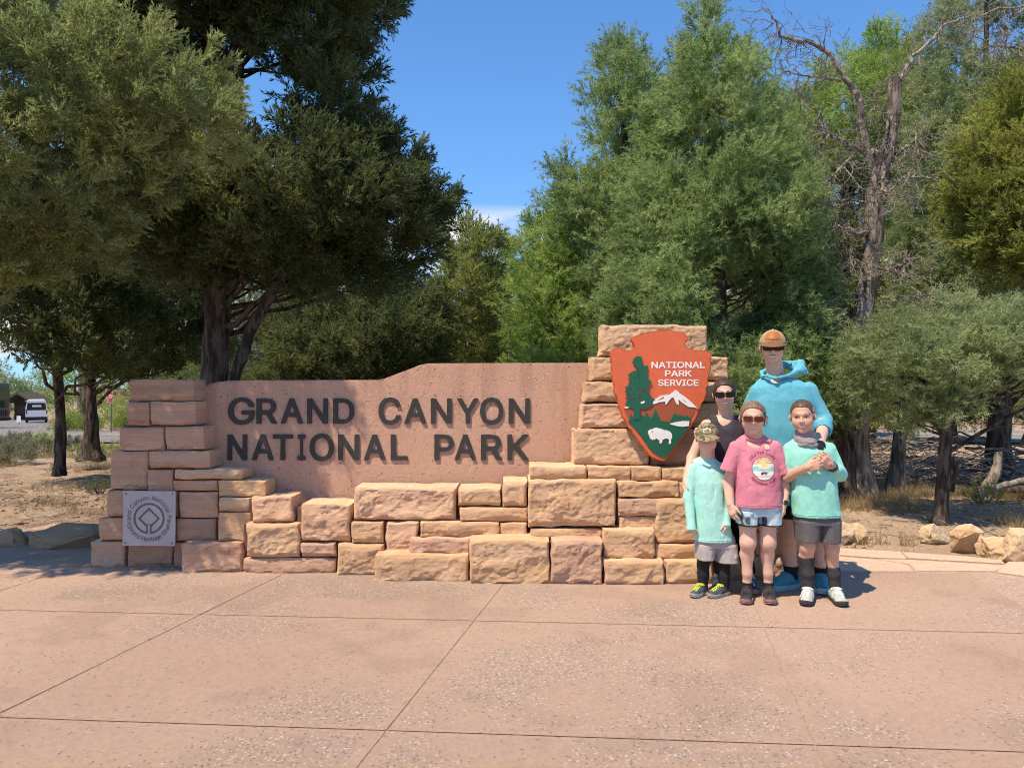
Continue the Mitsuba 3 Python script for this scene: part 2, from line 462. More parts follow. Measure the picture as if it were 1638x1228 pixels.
#        u0   v0   u1   v1   depth tone rough
STONES = [
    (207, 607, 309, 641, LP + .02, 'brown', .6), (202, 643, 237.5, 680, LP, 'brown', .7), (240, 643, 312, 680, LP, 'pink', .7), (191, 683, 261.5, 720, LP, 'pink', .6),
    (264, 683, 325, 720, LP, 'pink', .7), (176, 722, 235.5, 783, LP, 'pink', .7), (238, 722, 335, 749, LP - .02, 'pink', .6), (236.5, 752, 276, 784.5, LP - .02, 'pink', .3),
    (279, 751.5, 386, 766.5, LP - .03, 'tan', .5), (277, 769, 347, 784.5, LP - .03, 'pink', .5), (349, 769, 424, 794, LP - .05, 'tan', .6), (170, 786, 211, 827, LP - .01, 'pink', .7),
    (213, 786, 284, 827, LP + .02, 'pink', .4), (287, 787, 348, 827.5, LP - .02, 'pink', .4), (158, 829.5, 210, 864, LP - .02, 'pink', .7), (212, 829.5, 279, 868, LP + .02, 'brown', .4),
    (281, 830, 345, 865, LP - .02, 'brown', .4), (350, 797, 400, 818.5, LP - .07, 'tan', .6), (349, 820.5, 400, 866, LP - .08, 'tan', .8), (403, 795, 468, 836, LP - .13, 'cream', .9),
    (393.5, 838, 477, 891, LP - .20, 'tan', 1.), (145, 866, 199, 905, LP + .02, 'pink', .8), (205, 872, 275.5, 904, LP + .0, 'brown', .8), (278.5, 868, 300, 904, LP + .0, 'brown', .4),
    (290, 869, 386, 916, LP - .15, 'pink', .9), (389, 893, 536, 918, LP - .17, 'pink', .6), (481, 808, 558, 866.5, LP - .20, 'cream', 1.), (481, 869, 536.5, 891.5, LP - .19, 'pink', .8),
    (539, 871, 611, 920, LP - .24, 'tan', .9), (562, 836, 612, 869, LP - .22, 'tan', .8), (566, 781, 729, 833, LP - .18, 'cream', 1.1), (617.5, 836, 668, 886, LP - .22, 'cream', 1.1),
    (599, 888, 748, 930, 5.56, 'tan', .8), (655, 862, 752, 891, 5.64, 'pink', .9), (672, 836, 798.5, 860, 5.72, 'tan', .7), (801.5, 837.5, 843, 862, 5.72, 'tan', .6),
    (733, 782, 800, 808.5, 5.77, 'tan', .8), (804, 771, 842.5, 811, 5.76, 'tan', .8), (735, 812.5, 843, 833.5, 5.75, 'tan', .6), (751.5, 865, 879, 934, 5.47, 'tan', 1.),
    (882, 866, 963.5, 934.5, 5.46, 'pink', 1.1), (848, 747, 938.5, 767, 5.74, 'tan', .6), (940.5, 747, 1008, 768, 5.74, 'tan', .6), (1010, 747.5, 1057, 769, 5.74, 'tan', .6),
    (1060, 749, 1170, 771, 5.73, 'tan', .6), (846, 769.5, 986, 843.5, 5.64, 'tan', 1.1), (849, 846, 963, 863.5, 5.66, 'tan', .6), (988.5, 771, 1086.5, 796.5, 5.66, 'tan', .9),
    (989, 798, 1056, 825.5, 5.64, 'pink', .7), (990, 827, 1050.5, 854, 5.66, 'cream', .9), (965.5, 848, 1047, 895, 5.54, 'tan', .8), (968, 897.5, 1062.5, 936, 5.45, 'tan', .8),
    (1050, 798, 1140, 870, 5.63, 'tan', .9), (1049.5, 872, 1142, 894.5, 5.58, 'tan', .6), (1065, 898.5, 1142, 936, 5.47, 'tan', .8),
    (1088.5, 773, 1180, 796.5, 5.66, 'tan', .7), (1143, 798.5, 1225, 850, 5.68, 'tan', .8), (1143, 853, 1205, 890, 5.64, 'pink', .7), (1208, 853, 1280, 890, 5.66, 'tan', .7),
    (1145, 893, 1232, 925, 5.60, 'tan', .8), (1235, 893, 1284, 925, 5.60, 'pink', .8),
    (962.5, 520, 1131, 569, RP, 'tan', 1.), (946, 571, 1049, 608.5, RP, 'tan', .9), (1052, 571, 1166, 608.5, RP, 'tan', .9), (935.5, 611, 1040, 642.5, RP - .01, 'tan', .8),
    (1043, 611, 1167, 642.5, RP, 'tan', .8), (931.5, 645.5, 1015, 683.5, RP - .02, 'cream', .9), (1018, 645.5, 1168, 683.5, RP - .01, 'tan', .8), (918.5, 686.5, 1039, 744.5, RP - .05, 'tan', .9),
    (1042, 686.5, 1172, 744.5, RP - .03, 'pink', .8),
]
for n, (u0, v0, u1, v1, y, tone, rough) in enumerate(STONES):
    a, b = P(u0, v1, y), P(u1, v0, y)
    z0 = max(a[2], -0.02)
    if v1 > 900: z0 = -0.02
    obj('stone', stone_mesh(a[0], b[0], z0, b[2], y, max(6.12, y + 0.26) + 0.001 * (n % 7), n + 1, rough), 'stone_' + tone, wall, smooth=24)
# recessed mortar behind the faces
core = []
for u0, v0, u1, v1, y in ((212, 612, 304, 645, LP), (206, 640, 308, 685, LP), (196, 680, 320, 725, LP), (180, 724, 331, 786, LP), (276, 754, 380, 786, LP), (174, 784, 396, 830, LP), (162, 828, 396, 868, LP), (150, 866, 392, 905, LP),
                          (398, 797, 462, 840, LP - .12), (390, 838, 474, 915, LP - .14), (476, 812, 556, 915, LP - .16), (540, 838, 614, 915, LP - .2), (570, 786, 726, 838, LP - .15), (612, 834, 846, 866, 5.78), (735, 785, 846, 838, 5.8),
                          (602, 891, 752, 926, 5.66), (754, 868, 966, 930, 5.53), (850, 750, 1166, 774, 5.79), (848, 772, 1084, 848, 5.70), (1080, 800, 1136, 848, 5.71), (850, 844, 1140, 898, 5.64), (966, 896, 1140, 932, 5.53), (1140, 802, 1220, 922, 5.74), (1218, 856, 1278, 922, 5.75),
                          (968, 525, 1126, 574, RP), (950, 570, 1162, 612, RP), (940, 608, 1162, 648, RP), (935, 644, 1164, 690, RP), (922, 686, 1168, 748, RP - .03)):
    a, b = P(u0, v1, y + .05), P(u1, v0, y + .05)
    core.append(box(a[0], b[0], y + 0.05 + 0.0007 * len(core), 6.10 + 0.0013 * len(core), max(a[2], -0.02), b[2]))
obj('mortar_core', cat(core), 'mortar', wall)

PY = 6.20
pz = lambda v: CAM_H - (v - V0) / FPX * PY
px = lambda u: (u - U0) / FPX * PY
curve = [(296, 690), (297, 664), (302, 645), (311, 630), (322, 620), (336, 613.5), (352, 610.2), (372, 608.6), (400, 608.2), (604, 607.6), (614, 605.5), (672, 583.5), (684, 581.0), (950, 580)]
outline = Polygon([(px(u), pz(v)) for u, v in curve] + [(px(950), -0.02), (px(296), -0.02)])
inset = outline.buffer(-0.014, join_style='mitre')
pm = upright(prism(outline, 0.34), PY + 0.354)
pf = upright(prism(inset, 0.0145), PY + 0.0145)
obj('concrete_panel', cat(pm, pf), 'concrete_red', wall)

# raised letters, each a part
LETTERS = [('G', 366, 409), ('R', 411, 444.5), ('A', 450, 486), ('N', 492, 526), ('D', 533.5, 568), ('C', 606, 642), ('A', 647, 683), ('N', 689.5, 723.5), ('Y', 731.5, 766), ('O', 768, 806), ('N', 813.5, 848.5)]
LETTERS2 = [('N', 365, 397), ('A', 404, 439.5), ('T', 437.5, 470), ('I', 477, 489.5), ('O', 496, 535.5), ('N', 541.5, 576), ('A', 582.5, 618), ('L', 625.5, 653.5), ('P', 695, 727), ('A', 727.5, 762.5), ('R', 769.5, 804), ('K', 811.5, 846.5)]
for row, v_top, v_bot in ((LETTERS, 637.0, 677.5), (LETTERS2, 694.5, 735.5)):
    for c, u0, u1 in row:
        zt, zb = pz(v_top), pz(v_bot)
        m = meshkit.text_mesh(c, zt - zb, 0.016, True)
        lo, hi = m.bounds
        over = 0.008 if c in 'GOC' else 0.0
        s = np.array([(px(u1) - px(u0)) * 0.97 / (hi[0] - lo[0]), (zt - zb + 2 * over) / (hi[1] - lo[1]), 1.0])
        m.vertices = (np.asarray(m.vertices) - [lo[0], lo[1], 0]) * s + [px(u0), zb - over, 0]
        obj('letter', upright(m, PY), 'letter_bronze', wall)

# gravel that has gathered at the foot of the left pillar
rg = np.random.default_rng(21)
grit = []
for _ in range(260):
    u, v = rg.uniform(205, 300), rg.uniform(900, 911)
    y = 1711 / (v - V0)
    s = rg.uniform(0.004, 0.013)
    m = trimesh.creation.icosphere(0, s); m.apply_scale(rg.uniform(0.6, 1.2, 3)); m.apply_translation((P(u, v, y)[0], y, s * 0.4))
    grit.append(m)
diffuse('grit', proc(lambda p, n, uv: mix((0.16, 0.10, 0.075), (0.36, 0.26, 0.20), noise(p.x * 60, p.y * 60))), 0.95)
obj('loose_gravel', cat(grit), 'grit', label='loose brown gravel gathered at the foot of the left pillar', category='gravel', kind='stuff')

# ---------------------------------------------------------------- the metal plaque
diffuse('plaque_metal', proc(lambda p, n, uv: mi.Color3f(0.40, 0.385, 0.39) * (0.9 + 0.2 * fbm(p.x * 14, p.z * 14, 2.0))), 0.5, 0.5, metallic=0.15)
diffuse('plaque_ink', (0.125, 0.122, 0.122), 0.5)
diffuse('bolt_metal', (0.22, 0.2, 0.19), 0.35, 0.5, metallic=0.8)
pq = thing('heritage_plaque', 'square grey metal plaque with ring and diamond emblem bolted to the left pillar', 'plaque')
QY = 5.905
def on_plaque(m, y=QY, d=0.0):
    m = m.copy(); m.apply_transform(trimesh.transformations.rotation_matrix(-0.008, (0, 0, 1)))
    m.apply_translation((*P(239, 828.6, y)[[0, 2]], 0))
    return upright(m, y + d)
plate = prism(shapely.box(-0.2095, -0.219, 0.2095, 0.219).buffer(-0.006).buffer(0.006), 0.012)
obj('plate', on_plaque(plate, QY, 0.012), 'plaque_metal', pq)
ring = Point(0, 0).buffer(0.124, 48).difference(Point(0, 0).buffer(0.108, 48))
dia = Polygon([(0, 0.088), (0.088, 0), (0.0, -0.088), (-0.088, 0)]).difference(Polygon([(0, 0.067), (0.067, 0), (0, -0.067), (-0.067, 0)]))
stem = shapely.box(-0.0215, -0.124, 0.0215, -0.045)
gap = shapely.box(-0.0095, -0.14, 0.0095, -0.05)
emb = shapely.union_all([ring, dia, stem.intersection(Point(0, 0).buffer(0.12, 48))]).difference(gap).buffer(0)
obj('emblem', on_plaque(prism(emb, 0.003), QY, 0.0), 'plaque_ink', pq)
txt = cat(arc_text('Grand Canyon National Park', 0, 0, 0.148, 0.034, 0.003, 90, spacing=0.75), arc_text('World Heritage Site', 0, 0, 0.182, 0.034, 0.003, 270, True, spacing=0.75))
obj('lettering', on_plaque(txt, QY, 0.0), 'plaque_ink', pq)
for sx in (-1, 1):
    for sz in (-1, 1):
        m = trimesh.creation.icosphere(2, 0.0085); m.apply_scale((1, 1, 0.6)); m.apply_translation((sx * 0.186, sz * 0.196, 0))
        obj('bolt', on_plaque(m), 'bolt_metal', pq, smooth=True)

# ---------------------------------------------------------------- the arrowhead emblem sign
AY = 5.76
diffuse('arrow_orange', proc(lambda p, n, uv: mi.Color3f(0.66, 0.135, 0.05) * (0.93 + 0.14 * fbm(p.x * 20, p.z * 20, 2.0))), 0.42, 0.5)
diffuse('arrow_edge', proc(lambda p, n, uv: mix((0.50, 0.13, 0.035), (0.36, 0.085, 0.03), fbm(p.x * 40, p.y * 40, p.z * 40))), 0.55, 0.4)
diffuse('arrow_brown', (0.34, 0.085, 0.032), 0.45, 0.5)
diffuse('arrow_green', proc(lambda p, n, uv: mi.Color3f(0.010, 0.105, 0.058) * (0.92 + 0.16 * fbm(p.x * 20, p.z * 20, 4.0))), 0.45, 0.5)
diffuse('arrow_white', (0.80, 0.80, 0.79), 0.45, 0.5)
ar = thing('arrowhead_sign', 'orange arrowhead shaped park service emblem mounted on the right stone pillar', 'sign')
az = lambda pts: Polygon([tuple(P(960 + x / 4.91, 510 + y / 4.91, AY)[[0, 2]]) for x, y in pts]).buffer(0)
OUT = [(75,262),(92,248),(110,240),(126,229),(140,222),(165,232),(190,245),(215,250),(240,250),(260,235),(268,215),(258,190),(240,165),(240,148),(268,138),(300,125),(340,114),(380,103),(425,95),(470,90),(510,88),(550,82),(580,95),(620,102),(655,100),(670,118),(695,150),(697,162),(675,180),(668,200),(680,225),(700,232),(715,232),(735,246),(790,246),(830,248),(868,262),(878,295),(868,330),(872,370),(862,430),(848,480),(852,520),(835,550),(838,580),(820,640),(800,665),(790,700),(772,718),(770,745),(750,790),(728,822),(712,862),(690,885),(680,905),(655,935),(640,960),(610,990),(592,1022),(570,1050),(540,1090),(515,1112),(490,1120),(440,1105),(400,1085),(375,1060),(352,1035),(340,1010),(315,985),(300,960),(280,930),(262,905),(250,880),(228,862),(215,840),(204,812),(190,790),(172,768),(165,740),(150,690),(138,650),(130,610),(112,585),(108,560),(112,530),(102,500),(90,440),(94,410),(88,380),(92,345),(84,322)]
outl = az(OUT)
rim = upright(prism(outl, 0.05), AY + 0.052)
rv = rim.subdivide_to_size(0.03) if len(rim.faces) < 4000 else rim
obj('rim', rim, 'arrow_edge', ar)
obj('face', upright(prism(outl.buffer(-0.007), 0.006), AY + 0.003), 'arrow_orange', ar)
brown = az([(182, 700), (205, 702), (420, 662), (520, 640), (600, 620), (755, 698), (735, 745), (705, 790), (540, 815), (300, 800), (225, 800), (205, 755)]).intersection(outl.buffer(-0.03))
obj('mountain', upright(prism(brown, 0.005), AY - 0.002), 'arrow_brown', ar)
green = az([(218, 806), (232, 772), (240, 738), (250, 765), (262, 778), (300, 782), (318, 760), (330, 752), (340, 768), (352, 760), (366, 728), (376, 756), (395, 778), (408, 768), (432, 703), (452, 748), (465, 772), (470, 797), (547, 808), (560, 780), (574, 748), (580, 736), (590, 757), (602, 742), (612, 762), (626, 746), (636, 766), (652, 752), (660, 772), (682, 755), (690, 775), (705, 770), (708, 800), (690, 845), (650, 915), (605, 968), (565, 1022), (518, 1080), (482, 1084), (440, 1064), (400, 1034), (368, 995), (330, 935), (290, 884), (252, 842)])
obj('meadow', upright(prism(green, 0.005), AY - 0.0065), 'arrow_green', ar)
tree = az([(250, 345), (262, 312), (280, 298), (302, 291), (322, 302), (332, 330), (322, 352), (334, 366), (352, 372), (368, 362), (376, 385), (358, 402), (372, 415), (362, 436), (376, 452), (368, 474), (396, 486), (402, 505), (380, 520), (384, 545), (345, 552), (386, 576), (384, 602), (428, 632), (400, 650), (412, 668), (386, 690), (345, 706), (312, 700), (310, 790), (262, 790), (264, 704), (222, 690), (190, 664), (214, 642), (196, 615), (232, 604), (190, 572), (206, 556), (194, 535), (222, 522), (242, 490), (213, 484), (230, 462), (217, 440), (240, 420), (262, 410), (290, 398), (276, 372)])
holes = [az(h) for h in ([(298, 400), (303, 400), (303, 470), (298, 470)], [(302, 545), (340, 560), (335, 575), (304, 572)], [(220, 540), (245, 545), (235, 556)], [(256, 460), (274, 458), (270, 470)], [(304, 585), (318, 590), (316, 625), (304, 628)], [(238, 625), (272, 618), (268, 634), (240, 636)])]
tree = tree.difference(shapely.union_all(holes))
obj('pine_emblem', upright(prism(tree, 0.006), AY - 0.011), 'arrow_green', ar)
snow = az([(410, 667), (414, 640), (440, 625), (470, 605), (500, 598), (540, 596), (570, 575), (595, 556), (625, 585), (665, 612), (700, 640), (730, 670), (757, 698), (690, 690), (640, 656), (612, 632), (616, 676), (600, 668), (588, 650), (577, 620), (562, 616), (540, 640), (515, 674), (506, 648), (470, 652), (430, 665)]).difference(az([(448, 640), (500, 608), (498, 622), (455, 642)])).difference(az([(640, 628), (678, 652), (670, 655)]))
obj('snow_cap', upright(prism(snow, 0.005), AY - 0.0075), 'arrow_white', ar)
obj('snow_cap', upright(prism(az([(190, 692), (226, 684), (232, 690), (214, 701), (190, 699)]), 0.005), AY - 0.0075), 'arrow_white', ar)
obj('cloud_emblem', upright(prism(az([(312, 660), (325, 648), (350, 644), (340, 662), (322, 666)]), 0.003), AY - 0.0175), 'arrow_white', ar)
obj('lake', upright(prism(az([(540, 823), (590, 809), (650, 800), (697, 802), (692, 840), (640, 846), (590, 838)]), 0.004), AY - 0.0118), 'arrow_white', ar)
bison = az([(372, 895), (374, 880), (386, 868), (410, 862), (435, 851), (470, 860), (500, 870), (522, 873), (548, 886), (560, 905), (562, 930), (553, 945), (553, 978), (536, 978), (538, 946), (516, 935), (488, 948), (478, 978), (464, 975), (460, 950), (432, 934), (424, 952), (414, 942), (408, 950), (398, 942), (388, 938), (384, 918)]).difference(az([(402, 882), (411, 880), (411, 892), (404, 893)]))
obj('bison_emblem', upright(prism(bison, 0.004), AY - 0.0118), 'arrow_white', ar)
for word, x0, x1, y0, y1 in (('NATIONAL', 403, 822, 337, 387), ('PARK', 509, 718, 404, 453), ('SERVICE', 455, 771, 475, 526)):
    m = meshkit.text_mesh(word, 0.05, 0.003, True)
    lo, hi = m.bounds
    a, b = P(960 + x0 / 4.91, 510 + y1 / 4.91, AY), P(960 + x1 / 4.91, 510 + y0 / 4.91, AY)
    m.vertices = (np.asarray(m.vertices) - [lo[0], lo[1], 0]) * [(b[0] - a[0]) / (hi[0] - lo[0]), (b[2] - a[2]) / (hi[1] - lo[1]), 1] + [a[0], a[2], 0]
    obj('lettering', upright(m, AY - 0.0032), 'arrow_white', ar)
# ---------------------------------------------------------------- the road, its sign and what stands on it
def gdepth(v):
    y = 30.0
    for _ in range(30): y = (CAM_H - float(ground_z(0, y))) * FPX / (v - V0)
    return y


diffuse('asphalt', proc(lambda p, n, uv: mix((0.115, 0.112, 0.115), (0.16, 0.157, 0.158), fbm(p.x * 0.6, p.y * 0.6, 1.0, 3)) * (0.85 + 0.3 * noise(p.x * 20, p.y * 20))), 0.9)
diffuse('road_paint', (0.62, 0.46, 0.10), 0.8)
ya, yb = gdepth(709), gdepth(690.5)
xs = np.linspace(-70, 60, 66)
rv_ = np.vstack([np.stack([xs, np.full(66, ya) + .4 * np.sin(xs * .2), ground_z(xs, ya) + .05], 1), np.stack([xs, np.full(66, (ya + yb) / 2), ground_z(xs, (ya + yb) / 2) + .12], 1), np.stack([xs, np.full(66, yb), ground_z(xs, yb) + .08], 1)])
i = np.arange(65)
rf = np.vstack([np.stack([i, i + 1, i + 67, i + 66], 1), np.stack([i + 66, i + 67, i + 133, i + 132], 1)])
obj('road', (rv_, rf), 'asphalt', smooth=True, kind='structure')
ym = (ya + yb) / 2
obj('road_marking', ((np.vstack([np.stack([xs, np.full(66, ym - .06), ground_z(xs, ym) + .126], 1), np.stack([xs, np.full(66, ym + .06), ground_z(xs, ym) + .126], 1)])), np.stack([i, i + 1, i + 67, i + 66], 1)), 'road_paint', kind='structure')
# the side road that leads off to the van
yv = 80.0
sr = np.array([P(u, 621 + (CAM_H - float(ground_z(0, y)) - .05) / y * FPX, y) for u, y in ((-60, yb - .2), (75, yb - .2), (-60, 60), (82, 60), (-80, yv), (78, yv), (-120, 120), (60, 120))])
obj('side_road', (sr, np.array([[0, 1, 3, 2], [2, 3, 5, 4], [4, 5, 7, 6]])), 'asphalt', kind='structure')

# stop sign, turned half away
diffuse('sign_red', (0.34, 0.018, 0.022), 0.5); diffuse('sign_white', (0.72, 0.72, 0.72), 0.5); diffuse('post_steel', (0.16, 0.16, 0.15), 0.6)
ys = 40.0
ss = thing('stop_sign', 'red octagonal stop sign on a thin post by the road, left of the stone pillar', 'road sign')
ctr = P(177.5, 634, ys)
octo = lambda r: Polygon([(r * math.cos(a), r * math.sin(a)) for a in np.arange(8) * PI / 4 + PI / 8])
def turn(m):
    m = upright(m, 0.0); m.apply_transform(trimesh.transformations.rotation_matrix(math.radians(-44), (0, 0, 1))); m.apply_translation(ctr); return m
obj('plate', turn(prism(octo(.385), .008)), 'sign_white', ss)
r_ = prism(octo(.368), .004); r_.apply_translation((0, 0, .009)); obj('face', turn(r_), 'sign_red', ss)
t_ = meshkit.text_mesh('STOP', .19, .004, False); lo, hi = t_.bounds
t_.apply_translation((-(lo[0] + hi[0]) / 2, -(lo[1] + hi[1]) / 2, .0145)); t_.apply_scale((.52 / (hi[0] - lo[0]), 1, 1)); obj('lettering', turn(t_), 'sign_white', ss)
gz_ = float(ground_z(ctr[0], ys))
obj('post', tube([(ctr[0], ys + .05, gz_ - .1), (ctr[0], ys + .05, ctr[2] + .3)], .035, 6), 'post_steel', ss)

# white van seen from behind
diffuse('van_white', (0.72, 0.73, 0.74), 0.35, 0.5, clearcoat=0.5); diffuse('glass_dark', (0.012, 0.014, 0.018), 0.08, 0.6); diffuse('rubber', (0.018, 0.018, 0.018), 0.8); diffuse('lamp_red', (0.40, 0.02, 0.02), 0.3); diffuse('bumper_black', (0.02, 0.02, 0.022), 0.6)
vk = thing('van', 'white van seen from behind on the side road at the far left', 'van')
vx, vz = P(58.5, 0, yv)[0], float(ground_z(0, yv)) + .06
prof = Polygon([(-1.0, .42), (1.0, .42), (1.04, 1.2), (.98, 1.75), (.86, 2.35), (.70, 2.48), (-.70, 2.48), (-.86, 2.35), (-.98, 1.75), (-1.04, 1.2)])
VAN_A = math.atan2(-vx, yv)
def van_turn(m): m.apply_transform(trimesh.transformations.rotation_matrix(VAN_A, (0, 0, 1))); m.apply_translation((vx, yv, vz)); return m
def at_van(m, dy=0.0):
    m = upright(m, dy); return van_turn(m)
obj('body', at_van(prism(prof.buffer(.06).buffer(-.06), 5.2), 5.2), 'van_white', vk, smooth=30)
obj('rear_window', at_van(prism(Polygon([(-.84, 1.42), (.84, 1.42), (.78, 2.12), (-.78, 2.12)]).buffer(.05), .012), .0), 'glass_dark', vk)
obj('bumper', at_van(prism(shapely.box(-1.0, .30, 1.0, .62).buffer(.03), .14), .02), 'bumper_black', vk)
obj('rear_window_sticker', at_van(prism(shapely.box(-.4, 1.72, .45, 1.92), .004), -.013), 'van_white', vk)
obj('number_plate', at_van(prism(shapely.box(-.2, .86, .2, 1.02), .01), .0), 'sign_white', vk)
for sx in (-1, 1):
    obj('tail_light', at_van(prism(shapely.box(sx * .93 - .06, 1.0, sx * .93 + .06, 1.45), .02), .0), 'lamp_red', vk)
    w = trimesh.creation.cylinder(.36, .24, sections=24); w.apply_transform(trimesh.transformations.rotation_matrix(PI / 2, (0, 1, 0))); w.apply_translation((sx * .88, 1.0, .36)); obj('wheel', van_turn(w), 'rubber', vk, smooth=40)
    m = rbox(.2, .1, .3, .03); m.apply_translation((sx * 1.12, 4.2, 1.5)); obj('mirror', van_turn(m), 'bumper_black', vk)

# parked coach at the left edge
diffuse('coach_grey', proc(lambda p, n, uv: mix((0.05, 0.052, 0.048), (0.085, 0.085, 0.078), fbm(p.x * .8, p.y * .8, p.z * 1.2))), 0.3, 0.5, clearcoat=0.4); diffuse('coach_olive', (0.085, 0.10, 0.04), 0.3, 0.5)
bkk = thing('bus', 'dark grey and olive coach cut off by the left edge of the picture', 'bus')
yB = 52.0; xr = P(17, 0, yB + 2.5)[0]; zB = float(ground_z(0, yB)) + .1
def bb(x0, x1, y0, y1, z0, z1): return box(xr + x0, xr + x1, yB + y0, yB + y1, zB + z0, zB + z1)
m = rbox(9.0, 2.5, 2.75, .12); m.apply_translation((xr - 4.5, yB + 1.25, zB + 1.78)); obj('body', m, 'coach_grey', bkk, smooth=30)
obj('rear_panel', bb(-.3, .012, .12, 2.38, 2.0, 2.9), 'coach_olive', bkk)
obj('rear_window', bb(-.3, .02, .25, 2.25, 1.35, 1.9), 'glass_dark', bkk)
for k in range(7): obj('grille_bar', bb(-.3, .03, .45 + .25 * k, .57 + .25 * k, .75, 1.2), 'bumper_black', bkk)
obj('bumper', bb(-.3, .09, .05, 2.45, .42, .64), 'bumper_black', bkk)
for y0 in (.1, 2.2): obj('tail_light', bb(-.3, .025, y0, y0 + .2, .8, 1.15), 'lamp_red', bkk)
for k in range(5): obj('window', bb(-1.9 - 1.45 * k, -.65 - 1.45 * k, -.03, .1, 1.35, 2.1), 'glass_dark', bkk)
for dx, dy in ((-1.6, .14), (-6.5, .14), (-1.6, 2.3)):
    w = trimesh.creation.cylinder(.48, .3, sections=24); w.apply_transform(trimesh.transformations.rotation_matrix(PI / 2, (1, 0, 0))); w.apply_translation((xr + dx, yB + dy, zB + .40)); obj('wheel', w, 'rubber', bkk, smooth=40)

# entrance booth with a brown gabled roof and a white board
diffuse('booth_wood', (0.03, 0.026, 0.02), 0.8); diffuse('booth_roof', (0.075, 0.075, 0.05), 0.8)
yk = 92.0; xk, zk = P(37, 0, yk)[0], float(ground_z(0, yk))
kk = thing('entrance_booth', 'small dark entrance booth with low olive gabled roof left of the van', 'booth')
obj('wall', box(xk - 1.1, xk + 1.1, yk, yk + 2.5, zk, zk + 2.5), 'booth_wood', kk)
obj('roof', upright(prism(Polygon([(-2.0, 2.3), (0, 3.5), (2.0, 2.3), (2.0, 2.5), (0, 3.75), (-2.0, 2.5)]), 4.0), 3.4).apply_translation((xk, yk - .6, zk)), 'booth_roof', kk)
obj('window', box(xk - .7, xk + .7, yk - .03, yk + .1, zk + 1.0, zk + 2.0), 'glass_dark', kk)
wb = thing('notice_board', 'small white board standing low between the coach and the van', 'board')
yw_ = 70.0; xw, zw = P(30, 0, yw_)[0], float(ground_z(0, yw_))
obj('panel', box(xw - .19, xw + .19, yw_, yw_ + .04, zw + .25, zw + .85), 'sign_white', wb)
obj('post', box(xw - .03, xw + .03, yw_ + .041, yw_ + .09, zw, zw + .8), 'post_steel', wb)
# ---------------------------------------------------------------- trees
leaf_mat('needles_pinyon', (0.225, 0.325, 0.130), (0.385, 0.495, 0.215), (0.52, 0.55, 0.25), 1.0, 0.8)
leaf_mat('needles_grey', (0.27, 0.345, 0.165), (0.41, 0.48, 0.25), (0.48, 0.50, 0.24), 3.0)
leaf_mat('needles_fresh', (0.240, 0.360, 0.102), (0.405, 0.525, 0.156), (0.525, 0.570, 0.180), 12.0)
leaf_mat('juniper_gold', (0.245, 0.305, 0.125), (0.40, 0.45, 0.20), (0.46, 0.45, 0.18), 5.0, 0.8, 1.6)
leaf_mat('juniper_yellow', (0.27, 0.315, 0.085), (0.44, 0.47, 0.135), (0.50, 0.47, 0.12), 5.0, 0.8, 1.6)
leaf_mat('juniper_dark', (0.105, 0.138, 0.060), (0.19, 0.23, 0.098), (0.34, 0.34, 0.13), 7.0, 0.5, 1.4)
leaf_mat('juniper_mid', (0.210, 0.264, 0.084), (0.360, 0.390, 0.135), (0.495, 0.450, 0.150), 8.0, 0.6, 1.4)
leaf_mat('shrub_bright', (0.273, 0.357, 0.095), (0.420, 0.493, 0.147), (0.525, 0.525, 0.168), 10.0, 0.8, 1.0)
leaf_mat('sage_leaf', (0.202, 0.215, 0.137), (0.280, 0.286, 0.189), (0.312, 0.286, 0.156), 11.0, 0.5, 2.0)
leaf_mat('straw', (0.330, 0.248, 0.138), (0.440, 0.347, 0.198), (0.330, 0.319, 0.143), 2.0, 0.6, 2.0)


def bough(rng, shoots, length, shoot_len, needles, nl, nw, ang, fan=0.9):
    """One leafy spray growing from the origin along +z: bare thin twigs, each carrying slender needles."""
    t = rng.uniform(0.12, 1.0, shoots) ** 0.8
    az = rng.uniform(0, 2 * PI, shoots)
    out = np.stack([np.cos(az), np.sin(az), np.zeros(shoots)], 1)
    base = np.stack([0 * t, 0 * t, t * length], 1) + out * (0.10 * length * rng.uniform(0, 1, (shoots, 1)))
    d = unit(out * fan * (1.25 - t[:, None] * 0.8) + np.array([0, 0, 1.0]) + rng.normal(0, 0.18, (shoots, 3)))
    L = shoot_len * rng.uniform(0.6, 1.25, shoots)
    V, F = [], []
    # needles
    n = shoots * needles
    si = np.repeat(np.arange(shoots), needles)
    s = rng.uniform(0.0, 1.0, n) ** 0.75
    p0 = base[si] + d[si] * (L[si] * s)[:, None]
    r = rand_dir(rng, n)
    side = unit(np.cross(d[si], r))
    a = np.radians(ang) * rng.uniform(0.55, 1.25, n)
    nd = d[si] * np.cos(a)[:, None] + side * np.sin(a)[:, None]
    ln = nl * rng.uniform(0.7, 1.2, n)
    w = unit(np.cross(nd, rand_dir(rng, n))) * (nw / 2)
    tri = np.stack([p0 - w, p0 + w, p0 + nd * ln[:, None]], 1)
    V = tri.reshape(-1, 3)
    F = np.arange(3 * n).reshape(-1, 3)
    # twigs (thin triangles back to the axis)
    root = np.stack([0 * t, 0 * t, np.maximum(t - 0.35, 0) * length], 1)
    w = unit(np.cross(d, rand_dir(rng, shoots))) * 0.004
    tw = np.stack([root - w, root + w, base + d * (L * 0.8)[:, None]], 1).reshape(-1, 3)
    V2 = np.vstack([V, tw])
    F2 = np.vstack([F, np.arange(3 * shoots).reshape(-1, 3) + len(V)])
    return trimesh.Trimesh(V2, F2, process=False)


